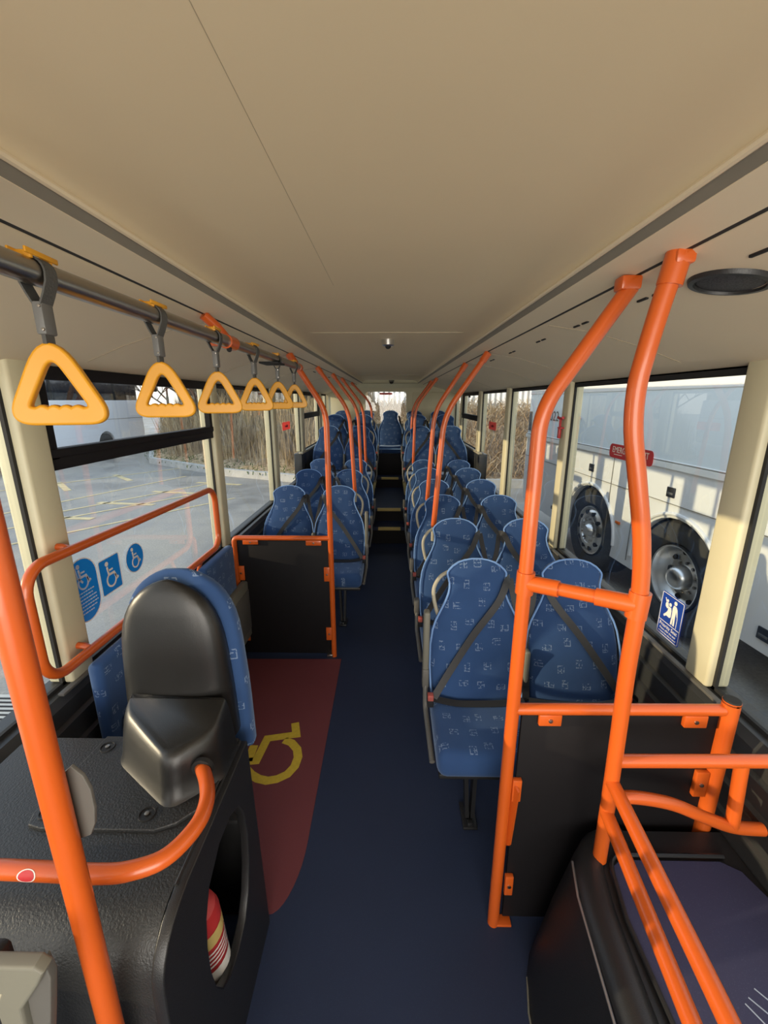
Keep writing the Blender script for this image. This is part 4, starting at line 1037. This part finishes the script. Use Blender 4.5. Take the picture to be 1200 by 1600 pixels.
# ------------------------------------------------------------------ outside
GZ = -0.33
struct('ground', box((-70, -50, GZ - 0.2), (60, 70, GZ)), 'asphalt', 0)
def markings():
    bm = bmesh.new()
    def line(a, b, w=0.07):
        ribbon([(a[0], a[1], GZ + 0.004), (b[0], b[1], GZ + 0.004)], w, 0.003, (0, 0, 1), bm)
    line((-7.6, 6.6), (-5.75, 11.6)); line((-6.6, 6.2), (-4.2, 9.6)); line((-5.6, 5.8), (-3.4, 8.9)); line((-6.35, 7.6), (-4.6, 10.6))
    for k in range(4):
        t = k * 1.25; line((-6.6 + t * 0.42, 7.3 + t * 0.9), (-5.35 + t * 0.42, 7.2 + t * 0.85), 0.14)
    line((-9.2, 9.5), (-6.5, 13.2)); line((-8.6, 10.6), (-7.6, 9.6), 0.14); line((-7.9, 11.8), (-6.9, 10.9), 0.14)
    o = finish('yellow_hatching', bm, 'roadyellow', None, 0); tag(o, 'worn yellow hatched lines painted on the wet yard outside the left windows', 'road marking')
    g = bmesh.new(); add_box(g, (-2.95, 2.15, GZ), (-2.5, 2.55, GZ + 0.01))
    r = thing('drain_grate', 'slotted drain grate in the tarmac outside the lower left window', 'drain', (-2.7, 2.35, GZ))
    finish('grate_frame', g, 'kerb', r)
    for k in range(9):
        finish('slot', box((-2.92, 2.18 + k * 0.04, GZ + 0.008), (-2.53, 2.195 + k * 0.04, GZ + 0.013)), 'rubber', r)
markings()

# kerb and banks
KP = [(-14.5, 30), (-11.1, 19.6), (-8.1, 14.1), (-4.7, 11.75), (-2.3, 10.7), (0.0, 10.3), (2.5, 10.2), (6, 10.0), (14, 9.5)]
def kerb():
    bm = bmesh.new()
    sweep(bm, [(x, y, GZ + 0.06) for x, y in KP], [(-0.08, -0.1), (0.08, -0.1), (0.08, 0.14), (-0.08, 0.14)], False, (0, 0, 1))
    o = finish('kerb', bm, 'kerb', None, 0); o['kind'] = 'structure'
kerb()
def bank_surface():
    """height function along offset behind kerb"""
    bm = bmesh.new(); P = [Vector((x, y)) for x, y in KP]
    pts = []
    for i in range(len(P) - 1):
        n = max(4, int((P[i + 1] - P[i]).length / 0.35))
        for k in range(n): pts.append(P[i].lerp(P[i + 1], k / n))
    pts.append(P[-1])
    offs = [0, 0.25, 0.6, 1.0, 1.5, 2.0, 2.6, 3.3, 4.0, 6.0]
    hs = [0.16, 0.20, 0.28, 0.55, 0.95, 1.3, 1.55, 1.65, 1.7, 1.7]
    rings = []
    for i, p in enumerate(pts):
        a = pts[max(0, i - 3)]; b = pts[min(len(pts) - 1, i + 3)]
        t = (b - a).normalized(); nn = Vector((-t.y, t.x))
        ring = []
        for o, h in zip(offs, hs):
            q = p + nn * o
            ring.append((q.x + random.uniform(-.05, .05), q.y + random.uniform(-.05, .05), GZ + h + (random.uniform(-0.12, 0.12) if o > 0.3 else 0)))
        rings.append(ring)
    V = [[bm.verts.new(c) for c in r] for r in rings]
    for a, b in zip(V, V[1:]):
        for k in range(len(offs) - 1): bm.faces.new((a[k], a[k + 1], b[k + 1], b[k]))
    return bm, rings
bm, rings = bank_surface()
o = finish('bank_ground', bm, 'bank', None, 60); o['kind'] = 'structure'
def blades(name, sel, count, hmin, hmax, mat, label, w=0.012, lean=0.25, kmin=2, kmax=8):
    bm = bmesh.new(); rr = [r for r in rings if sel(r[0])]
    for i in range(count):
        r = random.choice(rr); k = random.randint(kmin, kmax - 1); t = random.random()
        a, b = Vector(r[k]), Vector(r[k + 1]); p = a.lerp(b, t) + Vector((random.uniform(-.25, .25), random.uniform(-.2, .2), -0.05))
        h = random.uniform(hmin, hmax); d = Vector((random.gauss(0, lean), random.gauss(0, lean), 1)).normalized()
        side = Vector((random.uniform(-1, 1), random.uniform(-.4, .4), 0)).normalized() * w * random.uniform(0.6, 1.5)
        m = p + d * h * 0.6; tip = p + d * h + Vector((random.gauss(0, .10), random.gauss(0, .10), -0.03)) * (1 + lean)
        v = [bm.verts.new(p - side), bm.verts.new(p + side), bm.verts.new(m + side * 0.8), bm.verts.new(m - side * 0.8), bm.verts.new(tip)]
        bm.faces.new(v[:4]); bm.faces.new((v[3], v[2], v[4]))
    o = finish(name, bm, mat, None, 0); o['kind'] = 'stuff'; tag(o, label, 'plants')
blades('dry_reeds', lambda p: p[0] < -1.5, 17000, 0.7, 1.5, 'reed', 'tall dry brown reeds on the bank outside the left windows', 0.010, 0.10)
blades('dry_bramble', lambda p: p[0] > -1.5 and p[0] < 9, 15000, 0.25, 0.75, 'reed_sun', 'tangled sunlit brown bramble on the bank behind and right of the bus', 0.012, 0.8, 1)
blades('verge_grass', lambda p: p[0] < 1, 2600, 0.06, 0.16, 'grass', 'short green grass along the kerb outside the left windows', 0.010, 0.3, 0, 2)
blades('bare_hedge', lambda p: p[0] < -2.5, 11000, 1.5, 3.1, 'bark', 'tangle of tall bare brown twigs behind the reeds, outside the left windows', 0.014, 0.22, 5, 9)
def shrubs():
    for i, (x, y, h) in enumerate(((-8.9, 17.2, 3.2), (-6.6, 14.8, 2.9), (-9.2, 18.9, 3.4))):
        bm = bmesh.new()
        def br(p, d, l, r, lev):
            q = p + d * l; 
            sweep(bm, [p, q], circ(r, 5))
            if lev == 0: return
            for k in range(4):
                nd = (d + Vector((random.gauss(0, .5), random.gauss(0, .5), random.uniform(-.1, .5)))).normalized(); br(p.lerp(q, random.uniform(.5, 1)), nd, l * 0.68, r * 0.6, lev - 1)
        br(Vector((x, y, 0.6)), Vector((0, 0, 1)), h * 0.4, 0.05, 4)
        o = finish('bare_shrub', bm, 'bark', None, 0)
        tag(o, ['bare leafless shrub on the bank just right of the white bus, middle of three', 'bare leafless shrub on the bank outside, rightmost of the three', 'bare leafless shrub furthest back on the bank beside the end of the white bus'][i], 'shrub', 'bare shrubs on the bank')
shrubs()
def fences():
    for nm, i0, lab in (('a', 2, 'pale vertical pale steel fence on top of the bank outside the left windows'), ('b', 4, 'pale steel palisade fence on the bank behind the rear window'), ('c', 6, 'pale steel palisade fence on the bank outside the rear right windows')):
        P = [Vector((x, y + 3.6)) for x, y in KP]
        root = thing('palisade_fence', lab, 'fence', (P[i0].x, P[i0].y, 1.2), 'palisade fence sections')
        bm = bmesh.new(); rl = bmesh.new()
        for j in (i0, i0 + 1):
            a, b = P[j], P[j + 1]; n = int((b - a).length / 0.16)
            for k in range(n):
                q = a.lerp(b, (k + 0.5) / n); add_box(bm, (q.x - 0.035, q.y - 0.01, 1.2), (q.x + 0.035, q.y + 0.01, 3.0))
            for z in (1.6, 2.7): a2, b2 = a.lerp(b, 0.02), a.lerp(b, 0.97); sweep(rl, [(a2.x, a2.y + 0.03, z), (b2.x, b2.y + 0.03, z)], [(-0.02, -0.03), (0.02, -0.03), (0.02, 0.03), (-0.02, 0.03)])
        finish('pales', bm, 'fence', root, 0); finish('fence_rail', rl, 'fence', root, 0)
fences()

# ---- parked coach on the right
def coach():
    A = R(-3.28)
    org = Vector((2.463, 3.539, 0))
    root = thing('parked_coach', 'large white coach with a pale blue side band parked close outside the right windows', 'coach', (2.463, 3.539, GZ), None, False)
    root.rotation_euler = (0, 0, 0)
    # local: X outward, Y along the coach; relative to the root at ground
    B = -GZ
    S0, S1 = -6.5, 3.65
    def wp(pts): return pts
    ang = math.atan2(-0.083, 1.447)
    root.rotation_euler = (0, 0, -ang)
    # lower body side with wheel arches
    out = [(S0, 0.06 + B)]
    def arch(c, r):
        z0 = 0.06 + B; h = 0.19 + B - z0
        res = []
        a0 = math.degrees(math.asin(min(1, (z0 - (0.19 + B)) / r)))
        for k in range(19):
            a = R(180 - a0 - (180 - 2 * a0) * k / 18); res.append((c + r * math.cos(a), 0.19 + B + r * math.sin(a)))
        return res
    for c in (-5.6, 0.0, 1.45):
        out += arch(c, 0.555 if c else 0.545)
    out += [(S1 - 0.03, 0.10 + B), (S1, 0.4 + B), (S1, 1.20 + B), (S0, 1.20 + B)]
    M0 = frame((0, 0, 0), (0, 1, 0), (0, 0, 1))
    me = shape_mesh([out], 0.06, 0.006); placed('lower_side', me, frame((0.045, 0, 0), (0, 1, 0), (0, 0, 1)), 'coachwhite', root)
    up = [(S0, 1.19 + B), (S1, 1.19 + B), (S1 - 0.03, 1.82 + B), (S0, 1.82 + B)]
    placed('side_band', shape_mesh([up], 0.05, 0.004), frame((0.045, 0, 0), (0, 1, 0), (0, 0, 1)), 'coachblue', root)
    up = [(S0, 1.82 + B), (S1 - 0.03, 1.82 + B), (S1 - 0.06, 2.6 + B), (S0, 2.6 + B)]
    placed('upper_side', shape_mesh([up], 0.06, 0.006), frame((0.045, 0, 0), (0, 1, 0), (0, 0, 1)), 'coachwhite', root)
    finish('roof_body', box((0.065, S0 + 0.02, 0.75 + B), (2.5, S1 - 0.02, 2.75 + B), 0.08, 3), 'coachwhite', root)
    finish('underframe', box((0.42, S0 + 0.02, 0.02 + B), (2.3, S1 - 0.3, 0.8 + B)), 'wheeldark', root)
    finish('waist_moulding', sweep(bmesh.new(), [(-0.0, S0, 1.165 + B), (-0.0, S1, 1.165 + B)], [(-0.012, -0.025), (0.012, -0.025), (0.012, 0.025), (-0.012, 0.025)]), 'white', root)
    finish('band_seam', box((-0.002, S0, 1.190 + B), (0.012, S1, 1.200 + B)), 'recess', root)
    b = bmesh.new(); add_box(b, (0.002, S0, 0.838 + B), (0.010, S1, 0.844 + B))
    for sy in (0.62, 1.06, 2.25, -0.62): add_box(b, (0.002, sy - 0.003, 0.12 + B), (0.010, sy + 0.003, 1.14 + B))
    add_box(b, (0.002, 1.9, 1.50 + B), (0.012, 2.08, 1.506 + B))
    finish('panel_gap', b, 'recess', root)
    for sy, z in ((1.5, 0.95), (0.14, 0.94), (-0.95, 0.19)):
        h = finish('locker_handle', box((-0.004, sy - 0.05, z - 0.045 + B), (0.01, sy + 0.05, z + 0.045 + B), 0.006), 'black', root)
        finish('latch', box((-0.008, sy - 0.035, z - 0.02 + B), (0.0, sy + 0.035, z + 0.0 + B), 0.004), 'midgrey', h)
    finish('side_marker', box((-0.006, 0.80, 0.445 + B), (0.01, 0.88, 0.475 + B), 0.006), 'amber', root)
    finish('rear_lamp', box((-0.004, S1 - 0.14, 1.25 + B), (0.02, S1 - 0.06, 1.55 + B), 0.004), 'midgrey', root)
    finish('filler_cap', box((-0.002, 2.42, 0.20 + B), (0.012, 2.47, 0.25 + B), 0.004), 'midgrey', root)
    finish('tow_hook', tube([(0.3, S1 - 0.02, 0.62 + B), (0.25, S1 + 0.12, 0.66 + B), (0.25, S1 + 0.22, 0.68 + B)], 0.03, 8), 'rubber', root)
    t = text_mesh('1022', 0.19); t.transform(Matrix.Shear('XY', 4, (0.25, 0)) if False else Matrix.Identity(4))
    placed('fleet_number', t, frame((0.008, 2.72, 1.50 + B), (0, -1, 0), (0, 0, 1)), 'midgrey', root, 0)
    for c, r in ((0.0, 0.575), (1.45, 0.575), (-5.6, 0.575)):
        ring = arcpts(c, 0.19 + B, r, 0, 180, 24)
        finish('arch_lip', tube([(0.004, y, z) for y, z in ring], 0.018, 8), 'coachwhite', root)
        arch_in = tube([(0.2, y, z) for y, z in arcpts(c, 0.19 + B, 0.56, -10, 190, 24)], 0.03, 6); finish('arch_liner', arch_in, 'wheeldark', root)
        w = finish('wheel', lathe([(0.29, 0.10), (0.32, 0.03), (0.36, 0.012), (0.44, 0.005), (0.495, 0.02), (0.515, 0.05), (0.52, 0.10), (0.52, 0.28), (0.50, 0.32), (0.29, 0.32)], 48, 'X', (0.03, c, 0.19 + B)), 'tyre', root, 40)
        if c == 1.45:
            rim = lathe([(0.0, -0.005), (0.055, -0.005), (0.075, 0.02), (0.085, 0.045), (0.12, 0.048), (0.155, 0.048), (0.165, 0.03), (0.20, 0.025), (0.235, 0.045), (0.255, 0.075), (0.275, 0.085), (0.283, 0.05), (0.296, 0.045), (0.300, 0.08)], 40, 'X', (0.0, c, 0.19 + B))
        else:
            rim = lathe([(0.0, 0.03), (0.05, 0.033), (0.085, 0.05), (0.105, 0.085), (0.112, 0.15), (0.16, 0.19), (0.22, 0.195), (0.252, 0.17), (0.272, 0.09), (0.283, 0.05), (0.296, 0.045), (0.300, 0.08)], 40, 'X', (0.0, c, 0.19 + B))
        ro = finish('rim', rim, 'chrome', w, 40); ro.location = (0, 0, 0)
        hb = bmesh.new()
        for k in range(10):
            a = 2 * PI * k / 10; rr = 0.222 if c == 1.45 else 0.225; xx = 0.036 if c == 1.45 else 0.19
            sweep(hb, [(xx - 0.012, c + rr * math.cos(a), 0.19 + B + rr * math.sin(a)), (xx + 0.02, c + rr * math.cos(a), 0.19 + B + rr * math.sin(a))], circ(0.026, 12))
        ho = finish('hand_holes', hb, 'rubber', w); ho.location = (0, 0, 0)
        nb = bmesh.new()
        for k in range(10):
            a = 2 * PI * (k + .5) / 10; rr = 0.135; xx = 0.04 if c == 1.45 else 0.17
            sweep(nb, [(xx - 0.02, c + rr * math.cos(a), 0.19 + B + rr * math.sin(a)), (xx + 0.01, c + rr * math.cos(a), 0.19 + B + rr * math.sin(a))], circ(0.013, 6))
        no = finish('wheel_nuts', nb, 'steel', w); no.location = (0, 0, 0)
coach()
# ---- white bus across the yard on the left
def far_bus():
    x0 = -10.9
    root = thing('white_bus', 'white bus with dark windows parked across the yard outside the left windows', 'bus', (-12.0, 14.5, GZ))
    S0, S1 = 10.5, 18.7
    out = [(S0, 0.0), (15.65, 0.0)] + [(16.15 + 0.5 * math.cos(R(180 - k * 15)), 0.1 + 0.5 * math.sin(R(180 - k * 15))) for k in range(13)] + [(16.65, 0.0), (S1 - 0.1, 0.0), (S1, 0.5), (S1 - 0.1, 1.72), (S0, 1.72)]
    placed('lower_side', shape_mesh([out], 0.06, 0.01), frame((x0, 0, 0), (0, 1, 0), (0, 0, 1)), 'buswhite', root)
    finish('body_core', box((x0 - 2.4, S0, 0.1), (x0 - 0.35, S1 - 0.12, 1.7)), 'buswhite', root)
    finish('window_band', box((x0 - 2.4, S0 + 0.05, 1.70), (x0 + 0.01, S1 - 0.2, 2.36), 0.02), 'tinted', root)
    for y in (12.2, 13.8, 15.4, 17.0): finish('window_pillar', box((x0, y - 0.06, 1.70), (x0 + 0.02, y + 0.06, 2.36), 0.004), 'rubber', root)
    finish('roof', box((x0 - 2.42, S0, 2.34), (x0 + 0.02, S1 - 0.15, 2.62), 0.08, 3), 'buswhite', root)
    finish('waist_line', box((x0 + 0.03, S0, 1.02), (x0 + 0.045, S1 - 0.02, 1.035)), 'recess', root)
    w = finish('wheel', lathe([(0, 0.02), (0.2, 0.02), (0.22, 0.0), (0.38, 0.0), (0.42, 0.04), (0.42, 0.25), (0, 0.25)], 32, 'X', (x0 - 0.25, 16.15, 0.09)), 'tyre', root)
far_bus()

# ------------------------------------------------------------------ light
W = bpy.data.worlds.new('world'); bpy.context.scene.world = W; W.use_nodes = True
nt = W.node_tree; nt.nodes.clear()
wo = nt.nodes.new('ShaderNodeOutputWorld'); bg = nt.nodes.new('ShaderNodeBackground'); nt.links.new(bg.outputs[0], wo.inputs[0])
tc = nt.nodes.new('ShaderNodeTexCoord'); sp = nt.nodes.new('ShaderNodeSeparateXYZ'); nt.links.new(tc.outputs['Generated'], sp.inputs[0])
rp = nt.nodes.new('ShaderNodeValToRGB'); nt.links.new(sp.outputs[2], rp.inputs[0])
e = rp.color_ramp.elements; e[0].position = 0.0; e[0].color = (1.0, 0.93, 0.82, 1); e[1].position = 0.6; e[1].color = (0.62, 0.78, 1.0, 1)
m_ = e.new(0.15); m_.color = (0.92, 0.94, 0.97, 1)
nt.links.new(rp.outputs[0], bg.inputs[0]); bg.inputs[1].default_value = 1.15
az, el = R(-12), R(11.0)
d = Vector((math.cos(az) * math.cos(el), -math.sin(az) * math.cos(el), -math.sin(el)))
sun = bpy.data.objects.new('sun', bpy.data.lights.new('sun', 'SUN')); C.objects.link(sun)
sun.data.energy = 3.0; sun.data.angle = R(0.6); sun.data.color = (1.0, 0.80, 0.52)
sun.rotation_euler = d.to_track_quat('-Z', 'Y').to_euler(); sun.location = (-10, 5, 8)
def area(name, loc, rot, sx, sy, p, col):
    l = bpy.data.objects.new(name, bpy.data.lights.new(name, 'AREA')); C.objects.link(l)
    l.data.shape = 'RECTANGLE'; l.data.size = sx; l.data.size_y = sy; l.data.energy = p; l.data.color = col
    l.location = loc; l.rotation_euler = rot; return l
area('front_fill_lamp', (0, -1.5, 1.35), (R(90), 0, 0), 2.0, 1.3, 45, (1.0, 0.93, 0.82))  # added fill lamp behind the camera, brightens the interior

sc = bpy.context.scene
sc.view_settings.view_transform = 'Standard'
sc.view_settings.look = 'None'
sc.view_settings.exposure = 0.45
sc.cycles.max_bounces = 10; sc.cycles.diffuse_bounces = 5; sc.cycles.transparent_max_bounces = 16
sc.cycles.sample_clamp_indirect = 6.0
for o in bpy.data.objects:
    for k in ('_world', '_base'):
        if k in o: del o[k]
